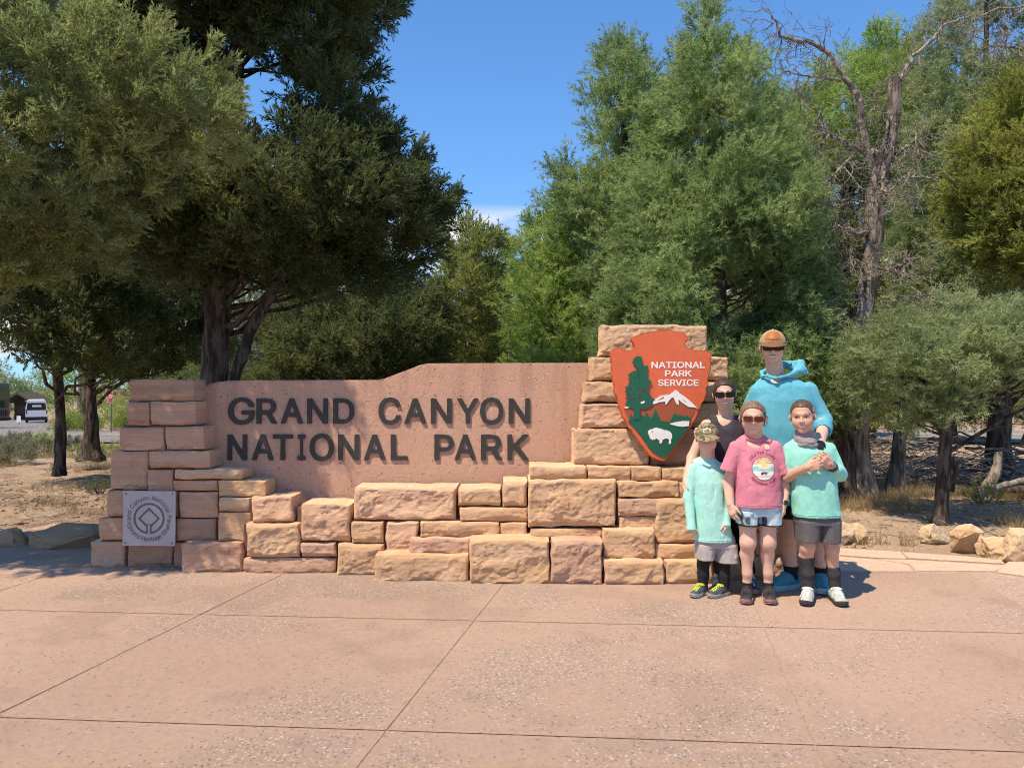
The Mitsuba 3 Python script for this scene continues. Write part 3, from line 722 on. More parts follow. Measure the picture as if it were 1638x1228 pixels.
rngB = np.random.default_rng(77)
PROTO = {
    'pine': [bough(rngB, 8, 0.25, 0.135, 18, 0.052, 0.0085, 55) for _ in range(4)],
    'juniper': [bough(rngB, 15, 0.23, 0.08, 9, 0.042, 0.0115, 34, 1.1) for _ in range(4)],
    'far': [bough(rngB, 10, 0.50, 0.22, 8, 0.115, 0.022, 45, 1.1) for _ in range(3)],
    'shrub': [bough(rngB, 14, 0.30, 0.14, 9, 0.05, 0.016, 50, 0.9) for _ in range(3)],
}
PLYS = {k: [ply(m, None) for m in v] for k, v in PROTO.items()}
GROUPS = {}


def leaf_groups(kind, mat):
    if (kind, mat) not in GROUPS:
        names = []
        for i, d in enumerate(PLYS[kind]):
            n = f'spray_{kind}_{mat}_{i}'
            scene[n] = {'type': 'shapegroup', 'spray': {**d, 'bsdf': {'type': 'ref', 'id': mat}}}
            names.append(n)
        GROUPS[(kind, mat)] = names
    return GROUPS[(kind, mat)]


def frames(d, rng):
    """Rotations that turn +z to the directions d, with a random roll."""
    d = unit(d)
    a = unit(np.cross(d, rand_dir(rng, len(d))))
    return np.stack([a, np.cross(d, a), d], -1)


def scatter(parent, part, pts, dirs, kind, mat, size, rng):
    names = leaf_groups(kind, mat)
    R = frames(dirs, rng)
    S = size * rng.uniform(0.75, 1.25, len(pts))
    which = rng.integers(0, len(names), len(pts))
    base = f'{parent}__{part}__' if parent else f'{part}__'
    k0 = used.get(base, 0)
    for i in range(len(pts)):
        M = np.eye(4); M[:3, :3] = R[i] * S[i]; M[:3, 3] = pts[i]
        scene[f'{base}{k0 + i + 1:05d}'] = {'type': 'instance', 'to_world': T(M), 'g': {'type': 'ref', 'id': names[which[i]]}}
    used[base] = k0 + len(pts)


def thin(p, r):
    """Keeps points at least r apart."""
    from scipy.spatial import cKDTree
    t = cKDTree(p); keep = np.ones(len(p), bool)
    for i in range(len(p)):
        if keep[i]:
            for j in t.query_ball_point(p[i], r):
                if j > i: keep[j] = False
    return p[keep]


def crown(parent, outline, Yc, thick, kind, mat, clump=0.34, per=12, size=1.0, seed=0, holes=(), up=0.45, rim_in=None, inner=0.35, gaps=0.0):
    """Leaf sprays in clumps through the inflated volume of the outline (photograph pixels at depth Yc). Returns the clump centres."""
    rng = np.random.default_rng(seed)
    poly = Polygon([tuple(P(u, v, Yc)[[0, 2]]) for u, v in outline]).buffer(0)
    for h in holes:
        poly = poly.difference(Polygon([tuple(P(u, v, Yc)[[0, 2]]) for u, v in h]).buffer(0))
    poly = poly.buffer(-(0.17 * size + 0.03 if rim_in is None else rim_in))
    x0, z0, x1, z1 = poly.bounds
    n = int(60 * (x1 - x0) * (z1 - z0) * (2 * thick) / (clump ** 3) / 6) + 200
    n = min(n, 60000)
    c = np.stack([rng.uniform(x0, x1, n), rng.uniform(-1, 1, n), rng.uniform(z0, z1, n)], 1)
    shapely.prepare(poly)
    c = c[shapely.contains_xy(poly, c[:, 0], c[:, 2])]
    ed = shapely.distance(poly.boundary, shapely.points(c[:, 0], c[:, 2]))
    half = thick * np.sqrt(np.clip(1 - (1 - np.clip(ed / (thick * 1.2), 0, 1)) ** 2, 0, 1)) * (0.75 + 0.5 * meshkit.noise(np.stack([c[:, 0] * 1.1, c[:, 2] * 1.1, 0 * c[:, 0]], 1), seed))
    depth_in = np.minimum(ed, half * (1 - np.abs(c[:, 1])))
    c[:, 1] = Yc + c[:, 1] * half
    keep = (depth_in < clump * 1.6) | (rng.uniform(size=len(c)) < inner)
    keep &= (c[:, 1] < Yc + 0.25 * half) | (rng.uniform(size=len(c)) < 0.4)
    if gaps: keep &= meshkit.noise(c * 0.9, seed + 3) > gaps
    c = thin(c[keep], clump * 0.92)
    mid = np.array([(x0 + x1) / 2, Yc, 0])
    axis = np.stack([np.full(len(c), mid[0]) * 0.6 + c[:, 0] * 0.4, np.full(len(c), Yc), c[:, 2] - 0.3], 1)
    outw = unit(c - axis)
    k = np.repeat(np.arange(len(c)), per)
    rel = rand_dir(rng, len(k)) + outw[k] * 0.55
    pts = c[k] + unit(rel) * clump * rng.uniform(0.05, 0.43, (len(k), 1)) * np.array([1, 1, 0.75])
    dirs = unit(unit(rel) * 0.9 + outw[k] * 0.5 + np.array([0, 0, up]) + rng.normal(0, 0.25, (len(k), 3)))
    scatter(parent, 'crown', pts, dirs, kind, mat, size, rng)
    return c


def trunk_mesh(points, radii, rng, sides=20, flare=True):
    p = np.asarray(points, float)
    t = np.linspace(0, 1, len(p)); tt = np.linspace(0, 1, len(p) * 11)
    q = np.stack([np.interp(tt, t, p[:, k]) for k in range(3)], 1)
    r = np.interp(tt, t, radii)
    for _ in range(3):
        q[1:-1] = (q[:-2] + q[1:-1] * 2 + q[2:]) / 4
    if flare: r = r * (1 + 0.5 * np.exp(-tt * 14))
    m = tube(q, r, sides)
    v = np.asarray(m.vertices)
    nrm = m.vertex_normals
    k = meshkit.fbm(v * np.array([9, 9, 1.6]), 3, 2) - 0.5 + 0.5 * (np.abs(meshkit.fbm(v * np.array([16, 16, 2.6]), 3, 8) - 0.5) - 0.12)
    k = np.concatenate([k[:len(r) * sides] * np.repeat(r, sides), np.zeros(len(v) - len(r) * sides)])
    m.vertices = v + nrm * (k * 0.75)[:, None]
    return m


def limbs(axis_pts, axis_r, targets, rng, sag=-0.05, r0=0.28):
    """Tapered limbs from the trunk's axis out to the targets."""
    axis_pts = np.asarray(axis_pts, float)
    out = []
    for t in targets:
        dz = np.linalg.norm(t[:2] - axis_pts[:, :2], axis=1).min()
        zz = t[2] - 0.35 * dz - rng.uniform(0, 0.3)
        i = np.argmin(np.abs(axis_pts[:, 2] - zz))
        b = axis_pts[i]
        L = np.linalg.norm(t - b)
        if L < 0.25: continue
        n = max(5, int(L / 0.22))
        r = max(0.009, min(axis_r[i] * r0 * 1.6, 0.018 * L + 0.008))
        out.append(tube(bend(b, t, n, 0.12, rng, sag), np.linspace(r, 0.005, n), 5))
    return out


def tree(name, label, group, base, stems, outline, Yc, thick, kind, mat, bark='bark_dark', clump=0.34, per=12, size=1.0, seed=0, n_limbs=40, category='tree', extra=(), **kw):
    """A tree: trunk with limbs, and its crown of leaf sprays. stems: lists of (u, v, depth, radius)."""
    rng = np.random.default_rng(seed + 500)
    key = thing(name, label, category, group)
    c = crown(key, outline, Yc, thick, kind, mat, clump, per, size, seed, **kw)
    for e in extra:
        c = np.vstack([c, crown(key, e[0], e[1], e[2], kind, mat, clump, per, size, seed + 31, **kw)])
    parts = []
    for st in stems:
        pts = [P(u, v, y) for u, v, y, r in st]
        parts.append(trunk_mesh(pts, [s[3] for s in st], rng))
    st = max(stems, key=len)
    tt = np.linspace(0, len(st) - 1, 60)
    ax = np.array([[np.interp(t, range(len(st)), [P(u, v, y)[k] for u, v, y, r in st]) for k in range(3)] for t in tt])
    ar_ = np.array([np.interp(t, range(len(st)), [s[3] for s in st]) for t in tt])
    if n_limbs and len(c):
        pick = c[rng.choice(len(c), min(n_limbs, len(c)), replace=False)]
        parts += limbs(ax, ar_, pick, rng)
    obj('trunk', cat(parts), bark, key, smooth=40)
    return key


PINE, JUN = 'pinyon pines behind the sign wall', 'junipers behind the sign wall'
# the near juniper whose shade falls over the left of the wall
tree('juniper_tree', 'golden green juniper reaching in from the left edge over the sign wall', None, None,
     [[(-190, 905, 6.6, .24), (-195, 700, 6.6, .2), (-170, 450, 6.5, .17), (-150, 200, 6.4, .12), (-130, -100, 6.3, .07)], [(-180, 560, 6.5, .12), (-60, 400, 6.3, .09), (80, 300, 6.0, .06), (220, 220, 5.8, .03)]],
     [(-420, -260), (60, -230), (110, -60), (128, 40), (210, 45), (290, 62), (345, 100), (375, 160), (378, 195), (350, 262), (335, 282), (300, 268), (262, 300), (205, 335), (150, 425), (80, 475), (0, 490), (-420, 520)],
     5.85, 1.05, 'juniper', 'juniper_gold', 'bark_grey', 0.26, 10, 0.85, 1, 70, rim_in=0.10, inner=0.15, gaps=0.36)
# two junipers by the road verge
tree('juniper_tree', 'juniper with a thin dark leaning trunk, leftmost trunk in the picture', None, None,
     [[(96, 760, 12.6, .082), (98, 700, 12.6, .078), (95, 640, 12.6, .075), (90, 580, 12.6, .072), (85, 480, 12.4, .06), (80, 380, 12.2, .03)]],
     [(-100, 330), (60, 320), (200, 330), (235, 450), (225, 590), (165, 632), (90, 624), (30, 604), (-20, 560), (-100, 540)], 11.6, 1.3, 'juniper', 'juniper_dark', 'bark_dark', 0.40, 10, 1.45, 2, 40)
tree('juniper_tree', 'juniper with a stout dark trunk between the thin trunk and the stop sign', None, None,
     [[(146, 736, 14.4, .16), (145, 690, 14.4, .135), (143, 640, 14.4, .13), (142, 590, 14.4, .12), (150, 480, 14.2, .08), (160, 380, 14, .04)], [(142, 600, 14.4, .06), (130, 570, 14.3, .04), (112, 545, 14.1, .02)]],
     [(130, 360), (240, 330), (345, 380), (352, 500), (335, 610), (250, 640), (165, 640), (125, 600)], 13.8, 1.5, 'juniper', 'juniper_dark', 'bark_dark', 0.46, 10, 1.7, 3, 40)
# the big dark juniper
tree('juniper_tree', 'tall dark juniper with twin trunks rising behind the left half of the wall', None, None,
     [[(344, 800, 8.6, .20), (344, 640, 8.6, .165), (346, 500, 8.6, .15), (355, 350, 8.6, .12), (372, 150, 8.7, .10), (390, -60, 8.8, .07), (400, -250, 8.8, .03)],
      [(362, 800, 8.4, .085), (372, 610, 8.4, .068), (400, 530, 8.4, .062), (445, 450, 8.3, .05), (520, 370, 8.3, .05), (600, 300, 8.2, .02)],
      [(372, 150, 8.7, .07), (330, 60, 8.6, .06), (300, -60, 8.5, .04), (290, -200, 8.5, .02)]],
     [(130, -320), (420, -420), (640, -260), (662, 5), (648, 42), (592, 60), (602, 100), (626, 108), (622, 150), (645, 185), (668, 200), (672, 235), (690, 205), (712, 225), (708, 270), (735, 292), (742, 335), (730, 385), (702, 440), (660, 475), (600, 505), (520, 535), (440, 520), (390, 500), (340, 510), (250, 500), (180, 440), (140, 300), (130, 100)],
     8.7, 1.5, 'juniper', 'juniper_dark', 'bark_dark', 0.34, 14, 1.15, 4, 130, holes=[[(388, 128), (430, 150), (415, 192)]], gaps=0.30, rim_in=0.30)
tree('juniper_tree', 'dark tangled juniper low behind the middle of the wall', None, None,
     [[(590, 750, 13.5, .14), (585, 600, 13.5, .11), (570, 520, 13.4, .08), (560, 450, 13.3, .04)], [(690, 735, 14, .12), (688, 600, 14, .10), (680, 530, 14, .08), (700, 450, 14, .04)]],
     [(415, 610), (425, 500), (520, 480), (640, 450), (720, 470), (735, 600), (735, 660), (420, 660)], 13.6, 1.5, 'juniper', 'juniper_dark', 'bark_dark', 0.46, 12, 1.6, 5, 60, gaps=0.26)
tree('juniper_tree', 'yellow green juniper crown seen low in the gap of blue sky', None, None,
     [[(770, 735, 15.5, .16), (775, 600, 15.5, .13), (800, 520, 15.4, .09), (790, 430, 15.3, .05)], [(770, 650, 15.5, .10), (825, 575, 15.3, .07), (850, 520, 15.2, .04)]],
     [(690, 650), (650, 540), (690, 430), (722, 370), (745, 345), (790, 362), (818, 384), (840, 430), (835, 520), (820, 650)], 15.6, 1.8, 'juniper', 'juniper_mid', 'bark_grey', 0.5, 10, 1.8, 6, 60)
# pinyons
tree('pinyon_pine', 'smaller pale green pinyon pine left of the tall pinyons', None, None,
     [[(880, 745, 13, .13), (885, 620, 13, .11), (890, 480, 13, .07), (900, 340, 13, .03)]],
     [(795, 650), (805, 500), (812, 420), (830, 380), (868, 345), (880, 318), (905, 315), (935, 335), (965, 420), (1000, 650)], 13.0, 1.3, 'pine', 'needles_fresh', 'bark_dark', 0.42, 11, 1.45, 7, 60, inner=0.2)
tree('pinyon_pine', 'pinyon pine with a narrow second crown just left of the tallest pinyon', None, None,
     [[(1010, 760, 11.5, .14), (1010, 600, 11.5, .12), (1005, 400, 11.5, .09), (1000, 220, 11.5, .05), (983, 75, 11.5, .02)], [(1004, 400, 11.5, .06), (960, 330, 11.5, .04), (885, 268, 11.5, .012)]],
     [(962, 98), (982, 56), (1005, 66), (1034, 105), (1042, 150), (1068, 230), (1100, 450), (1100, 640), (940, 640), (935, 480), (915, 390), (880, 330), (888, 300), (872, 256), (905, 262), (940, 290), (968, 250), (950, 212), (932, 168), (950, 144)],
     11.5, 1.1, 'pine', 'needles_pinyon', 'bark_dark', 0.34, 12, 1.2, 8, 80, inner=0.2, rim_in=0.14)
tree('pinyon_pine', 'tallest and widest pinyon pine right behind the arrowhead sign', None, None,
     [[(1150, 795, 10, .19), (1150, 600, 10, .165), (1145, 450, 10, .13), (1138, 250, 10, .09), (1130, 60, 10, .04), (1127, 10, 10, .015)]],
     [(1132, 8), (1120, 14), (1112, 40), (1100, 62), (1084, 96), (1074, 124), (1070, 156), (1038, 230), (1010, 330), (985, 440), (965, 560), (985, 700), (1120, 770), (1250, 775), (1340, 700), (1335, 610), (1318, 535), (1312, 475), (1292, 430), (1306, 390), (1290, 343), (1268, 290), (1250, 245), (1236, 200), (1216, 160), (1190, 112), (1170, 78), (1150, 40), (1142, 14)],
     10.0, 1.5, 'pine', 'needles_pinyon', 'bark_dark', 0.31, 12, 1.1, 9, 110, inner=0.15, holes=[[(1130, 490), (1180, 480), (1185, 525), (1140, 530)]], rim_in=0.12, gaps=0.28)
tree('pinyon_pine', 'slender drooping young pinyon pine on the right with trunk beside the boulders', None, None,
     [[(1505, 840, 7.9, .07), (1508, 760, 7.9, .064), (1512, 700, 7.9, .06), (1508, 600, 7.9, .045), (1500, 500, 7.9, .02)]],
     [(1345, 545), (1400, 500), (1470, 505), (1540, 475), (1638, 485), (1760, 500), (1760, 640), (1640, 655), (1590, 640), (1560, 655), (1530, 690), (1490, 712), (1440, 696), (1400, 680), (1385, 650), (1350, 605)],
     7.9, 0.75, 'pine', 'needles_grey', 'bark_dark', 0.25, 11, 0.85, 10, 70, up=0.15, gaps=0.28, inner=0.5)
tree('pinyon_pine', 'grey green pinyon pine high at the right behind the dead tree', None, None,
     [[(1600, 770, 12, .16), (1600, 600, 12, .14), (1590, 350, 12, .09), (1580, 100, 12, .04), (1580, -80, 12, .015)]],
     [(1440, 620), (1425, 470), (1432, 395), (1455, 330), (1462, 240), (1478, 130), (1498, 80), (1486, 30), (1520, 0), (1560, -60), (1700, -100), (1780, 300), (1750, 620), (1560, 640)],
     12, 1.4, 'pine', 'needles_grey', 'bark_dark', 0.40, 13, 1.35, 11, 80, inner=0.2, holes=[[(1560, 30), (1640, 40), (1640, 100), (1580, 110)], [(1590, 440), (1625, 450), (1610, 500), (1590, 490)]])
tree('juniper_tree', 'golden juniper crown at the right edge above the slender pine', None, None,
     [[(1690, 800, 9.2, .17), (1690, 600, 9.2, .15), (1680, 400, 9.2, .1), (1670, 200, 9.2, .05)]],
     [(1540, 405), (1518, 300), (1528, 250), (1556, 205), (1572, 150), (1600, 128), (1640, 108), (1740, 90), (1790, 470), (1660, 500), (1600, 478), (1570, 455)], 9.2, 1.0, 'juniper', 'juniper_yellow', 'bark_grey', 0.30, 11, 1.2, 12, 60, inner=0.2)
tree('pinyon_pine', 'short pinyon pine with a grey leaning trunk between the dead tree and the slender pine', None, None,
     [[(1432, 788, 10.4, .12), (1438, 720, 10.4, .10), (1447, 650, 10.4, .085), (1455, 560, 10.4, .05)]],
     [(1395, 560), (1480, 535), (1530, 600), (1500, 660), (1445, 668), (1398, 640)], 10.4, 0.8, 'pine', 'needles_pinyon', 'bark_grey', 0.32, 10, 1.1, 13, 30)
tree('pinyon_pine', 'bright pinyon crown showing behind the top of the dead tree', None, None,
     [[(1350, 745, 15, .16), (1350, 600, 15, .14), (1355, 300, 15, .09), (1380, 80, 15, .03)]],
     [(1205, 110), (1225, 78), (1255, 88), (1262, 150), (1290, 120), (1330, 95), (1372, 58), (1420, 70), (1455, 115), (1478, 210), (1460, 420), (1430, 470), (1330, 330), (1280, 320), (1240, 250)],
     15, 1.6, 'pine', 'needles_fresh', 'bark_dark', 0.48, 10, 1.7, 14, 60, inner=0.2)
tree('juniper_tree', 'dark juniper thicket low behind the dead tree', None, None,
     [[(1300, 755, 14, .13), (1305, 620, 14, .11), (1310, 450, 14, .07), (1320, 330, 14, .03)], [(1335, 760, 13, .12), (1332, 600, 13, .10), (1328, 500, 13, .09), (1325, 490, 13, .08)]],
     [(1240, 620), (1240, 300), (1330, 320), (1430, 400), (1440, 640), (1330, 690)], 14, 1.4, 'juniper', 'juniper_dark', 'bark_grey', 0.5, 8, 1.7, 15, 60, gaps=0.5)

# trees farther back, each a tree of its own
rngT = np.random.default_rng(99)
FAR = [(-30, 585, 95, 110, 'juniper_mid', 'rounded juniper far left beyond the coach'), (52, 592, 100, 90, 'needles_pinyon', 'distant dark pine left of the white van'), (128, 520, 58, 84, 'needles_fresh', 'pine across the road behind the thin trunk'),
       (212, 500, 52, 120, 'juniper_mid', 'juniper across the road behind the stop sign'), (290, 480, 38, 150, 'juniper_mid', 'juniper across the road beside the left pillar'), (400, 430, 26, 200, 'juniper_dark', 'juniper behind the twin trunked juniper'),
       (520, 450, 24, 220, 'juniper_dark', 'dark juniper standing deep behind the word national'), (640, 440, 27, 200, 'juniper_dark', 'juniper deep behind the middle of the wall'), (760, 420, 30, 200, 'juniper_mid', 'juniper far behind the gap of sky'),
       (880, 400, 26, 210, 'needles_pinyon', 'pine far behind the pale green pinyon'), (1010, 380, 24, 220, 'needles_pinyon', 'pine hidden deep behind the arrowhead sign'), (1220, 400, 22, 220, 'juniper_mid', 'juniper far behind the man in blue'),
       (1390, 430, 24, 220, 'juniper_mid', 'juniper far behind the dead tree'), (1520, 400, 28, 220, 'needles_grey', 'grey pine far behind the slender pine'), (1650, 380, 26, 230, 'needles_grey', 'grey pine far back at the right edge'), (1320, 330, 34, 200, 'needles_grey', 'pale pine farthest back behind the dead branches')]
for u, vt, Yd, w, mat, lab in FAR:
    j = lambda a: float(rngT.uniform(-a, a))
    H = 690 - vt
    gz = V0 + (CAM_H - float(ground_z(0, Yd))) / Yd * FPX
    ol = []
    for a in np.linspace(0, 2 * PI, 15)[:-1]:
        ol.append((u + math.sin(a) * w * (0.5 + j(.1)) * (0.8 + 0.2 * math.cos(a + PI)), (vt + gz) / 2 - 6 - math.cos(a) * (gz - vt) * (0.5 + j(.05)) + 6))
    tree('juniper_tree' if 'juniper' in lab else 'pinyon_pine', lab, None, None, [[(u, gz + 1, Yd, .2), (u + j(6), (gz + vt) / 2, Yd, .14), (u, vt + 20, Yd, .04)]], ol, Yd, w / FPX * Yd * 0.42, 'far', mat, 'bark_grey',
         0.55 * Yd / 24, 9, 1.0 * Yd / 24, 100 + int(u) % 97, 24, rim_in=0.28 * Yd / 24, inner=0.1)

# ---------------------------------------------------------------- the dead tree
rngD = np.random.default_rng(31)
SY = 9.6
snag = thing('dead_tree', 'leafless dead pine with peeling grey bark and bare branches', 'tree')
tr = trunk_mesh([P(u, v, SY) for u, v in ((1374, 805), (1372, 740), (1370, 660), (1372, 580), (1378, 515), (1388, 456), (1396, 392), (1402, 319), (1412, 268), (1424, 232), (1431, 182), (1432, 124))], [.18, .15, .14, .138, .135, .125, .115, .11, .11, .095, .085, .07], rngD, 32)
obj('trunk', tr, 'bark_grey', snag, smooth=40)
t2 = trunk_mesh([P(u, v, SY - .12) for u, v in ((1352, 812), (1350, 740), (1338, 660), (1330, 600), (1322, 520), (1318, 470))], [.15, .115, .09, .075, .065, .05], rngD, 24)
obj('trunk', t2, 'bark_dark', snag, smooth=40, label='blackened second stem')


def twigs(p, rng, depth, L, out, droop=0.0):
    """Side twigs along a limb, forking again."""
    p = np.asarray(p)
    for _ in range(int(len(p) * (1.0 if depth else 0.8))):
        i = rng.integers(1, len(p))
        t = unit(p[i] - p[i - 1])
        d = unit(t * 0.6 + rand_dir(rng, 1)[0] * 1.0 + np.array([0, 0, -droop]))
        l = L * rng.uniform(0.4, 1.1)
        q = bend(p[i], p[i] + d * l, 7, 0.22, rng, droop * 0.3)
        r = 0.008 * (1 if depth else 0.5) * (l / L) ** 0.5
        out.append(tube(q, np.linspace(r, 0.0025, 7), 4, cap=False))
        if depth: twigs(q, rng, depth - 1, L * 0.45, out, droop)


LIMBS = [([(1428, 258), (1400, 243), (1375, 237), (1352, 228), (1329, 214), (1318, 195), (1310, 170)], .075, 0), ([(1404, 300), (1392, 250), (1378, 200), (1380, 164), (1361, 137), (1343, 109), (1327, 82), (1288, 64), (1268, 62), (1250, 59), (1245, 36), (1236, 24)], .075, -.2),
         ([(1345, 128), (1311, 123), (1280, 118), (1252, 112)], .03, -.3), ([(1440, 128), (1452, 105), (1466, 87), (1494, 59), (1512, 39), (1535, 30), (1553, 24)], .05, .3), ([(1407, 374), (1370, 372), (1338, 362), (1315, 358), (1293, 360)], .045, -.3),
         ([(1398, 438), (1378, 430), (1366, 405), (1362, 380)], .04, -.3), ([(1398, 440), (1425, 429), (1440, 424), (1457, 419)], .03, -.4), ([(1408, 484), (1440, 480), (1462, 474), (1490, 470)], .03, -.2), ([(1434, 246), (1450, 238), (1461, 228), (1468, 205)], .04, -.4),
         ([(1425, 262), (1412, 285), (1415, 310), (1430, 300), (1448, 282), (1464, 280)], .035, -.5), ([(1366, 246), (1343, 270), (1330, 285), (1318, 295)], .03, -.3), ([(1400, 330), (1370, 320), (1345, 330), (1322, 345)], .03, .3), ([(1432, 200), (1418, 180), (1400, 168)], .03, -.2),
         ([(1385, 470), (1350, 470), (1330, 480), (1318, 490)], .025, -.3), ([(1329, 214), (1310, 235), (1302, 270), (1310, 300)], .025, -.2)]
for pts, r, dy in LIMBS:
    r = r * 0.68
    q = np.array([P(u, v, SY + dy * k / max(1, len(pts) - 1) * 1.6) for k, (u, v) in enumerate(pts)])
    t = np.linspace(0, 1, len(q)); tt = np.linspace(0, 1, len(q) * 4)
    q = np.stack([np.interp(tt, t, q[:, k]) for k in range(3)], 1)
    q[1:-1] = (q[:-2] + 2 * q[1:-1] + q[2:]) / 4
    q[1:-1] += rngD.normal(0, 0.012, (len(q) - 2, 3))
    out = [tube(q, np.linspace(r, max(0.006, r * 0.22), len(q)), 8)]
    twigs(q, rngD, 1, 0.55, out, 0.25)
    obj('limb', cat(out), 'dead_wood', snag)
# bare twigs high at the right edge
top = thing('dead_branch', 'tangle of bare grey twigs at the top right corner', 'branch')
out = []
for k in range(5):
    q = bend(P(1700, 60 + 14 * k, 11.0), P(1555 + 14 * k, 30 + 18 * k, 10.6), 16, 0.2, rngD, -0.04)
    out.append(tube(q, np.linspace(0.03, 0.006, 16), 5)); twigs(q, rngD, 1, 0.5, out, 0.3)
obj('twigs', cat(out), 'dead_wood', top)

# ---------------------------------------------------------------- brush pile and logs
rngP = np.random.default_rng(41)
out = []
for k in range(420):
    x = rngP.uniform(4.7, 9.6); y = rngP.uniform(11.0, 13.6)
    hmax = 0.85 * math.exp(-((y - 12.2) / 1.2) ** 2) * (0.75 + 0.35 * math.sin(x * 2.1))
    z = float(terrain(x, y)) + rngP.uniform(0.0, 1) * hmax + 0.03
    a = rngP.uniform(-0.5, 0.5) + (PI if rngP.uniform() < .5 else 0)
    L = rngP.uniform(0.5, 1.8)
    d = np.array([math.cos(a), math.sin(a) * 0.6, rngP.uniform(-0.22, 0.3)])
    q = bend([x, y, z], np.array([x, y, z]) + d * L, 8, 0.14, rngP)
    q[:, 2] = np.maximum(q[:, 2], terrain(q[:, 0], q[:, 1]) + 0.02)
    r = rngP.choice([0.007, 0.012, 0.02, 0.03], p=[.4, .35, .18, .07])
    out.append(tube(q, np.linspace(r, r * 0.3, 8), 5))
obj('brush_pile', cat(out), 'dead_wood', label='long heap of dead grey branches lying under the right hand trees', category='brush pile', kind='stuff')


def log(label, pts, radii, mat):
    q = np.array([P(u, v, y) for u, v, y in pts])
    t = np.linspace(0, 1, len(q)); tt = np.linspace(0, 1, len(q) * 6)
    qq = np.stack([np.interp(tt, t, q[:, k]) for k in range(3)], 1)
    qq[1:-1] = (qq[:-2] + 2 * qq[1:-1] + qq[2:]) / 4
    m = tube(qq, np.interp(tt, t, radii), 10)
    v = np.asarray(m.vertices); m.vertices = v + m.vertex_normals * ((meshkit.fbm(v * 12, 3, 3) - .5) * 0.03)[:, None]
    obj('log', m, mat, smooth=40, label=label, category='log')


log('pale curved dead branch standing up from the brush at the right', [(1548, 800, 10.2), (1575, 785, 10.2), (1588, 766, 10.2), (1596, 745, 10.2), (1597, 722, 10.2)], [.09, .085, .075, .06, .04], 'dead_wood')
log('dark fallen log lying across in front of the brush pile', [(1400, 800, 9.9), (1460, 794, 9.8), (1530, 786, 9.9), (1640, 782, 10)], [.05, .06, .055, .05], 'bark_dark')
log('grey fallen limb behind the boulders at the right edge', [(1560, 792, 9.2), (1600, 778, 9.4), (1650, 765, 9.7), (1700, 757, 10)], [.05, .045, .04, .03], 'dead_wood')
log('black crooked branch stub beside the slender pine trunk', [(1518, 785, 9.0), (1524, 765, 9.0), (1526, 745, 9.0), (1522, 733, 9.0)], [.05, .045, .04, .03], 'bark_dark')

# ---------------------------------------------------------------- boulders
def rock_col(p, n, uv):
    c = mix((0.50, 0.38, 0.235), (0.62, 0.50, 0.335), fbm(p.x * 4, p.y * 4, p.z * 6, 3))
    c = mix(c, (0.50, 0.29, 0.145), smoothstep(0.5, 0.75, fbm(p.x * 3 + 7, p.y * 3, p.z * 3, 3)) * 0.7)
    return c * (0.82 + 0.36 * fbm(p.x * 50, p.y * 50, p.z * 50, 2))


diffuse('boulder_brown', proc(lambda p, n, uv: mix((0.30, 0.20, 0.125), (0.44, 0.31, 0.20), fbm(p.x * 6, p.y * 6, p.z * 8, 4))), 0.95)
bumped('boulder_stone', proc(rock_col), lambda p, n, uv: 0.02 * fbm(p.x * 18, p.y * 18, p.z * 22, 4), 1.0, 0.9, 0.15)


def boulder(label, u0, v0, u1, v1, seed, depth=0.8, group=None, mat='boulder_stone'):
    """An angular sandstone boulder resting on the ground; v1 is its foot."""
    y = 1711 / (v1 - V0)
    a, b = P(u0, v1, y), P(u1, v0, y)
    w, h = b[0] - a[0], (b[2] - a[2])
    rng = np.random.default_rng(seed)
    pts = rand_dir(rng, 17) * rng.uniform(0.85, 1.0, (17, 1))
    pts = np.sign(pts) * np.abs(pts) ** 0.75
    hull = trimesh.convex.convex_hull(pts)
    m = hull.subdivide_to_size(0.09)
    v = np.asarray(m.vertices)
    n = m.vertex_normals
    v = v + n * ((meshkit.fbm(v * 2.6 + seed, 4, seed) - 0.5) * 0.16)[:, None]
    lo, hi = v.min(0), v.max(0)
    v = (v - (lo + hi) / 2) / (hi - lo)
    cx = (a[0] + b[0]) / 2
    q_ = v * 9 + seed
    v = v * (1 + 0.10 * (meshkit.fbm(q_, 3, seed) - 0.5))[:, None]
    m.vertices = v * [w, w * depth, h * 1.3] + [cx, y + w * depth * 0.42, a[2] + h * 0.35]
    obj('boulder', m, mat, smooth=16, label=label, category='boulder', group=group)


boulder('cream boulder just right of the boy in grey shorts', 1330, 836, 1372, 869, 3, 0.8)
boulder('small pale boulder leaning on the cream one beside the boy', 1358, 838, 1391, 867, 4, 0.7)
boulder('tan wedge shaped boulder in front of the slender pine trunk', 1479, 838, 1533, 868, 5, 0.7)
boulder('large cream boulder, middle of the right hand row', 1530, 840, 1582, 884, 6, 0.7)
boulder('orange tinged boulder against the right side of the large cream one', 1562, 851, 1606, 885, 7, 0.7)
boulder('low cream boulder in front of the right edge', 1582, 862, 1640, 892, 8, 0.7)
boulder('big pale boulder cut by the right edge of the picture', 1612, 846, 1690, 899, 9, 0.7)
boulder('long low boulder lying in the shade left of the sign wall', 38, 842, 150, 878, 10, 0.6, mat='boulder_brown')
boulder('half shaded boulder at the left edge of the picture', -40, 848, 36, 874, 11, 0.6, mat='boulder_brown')

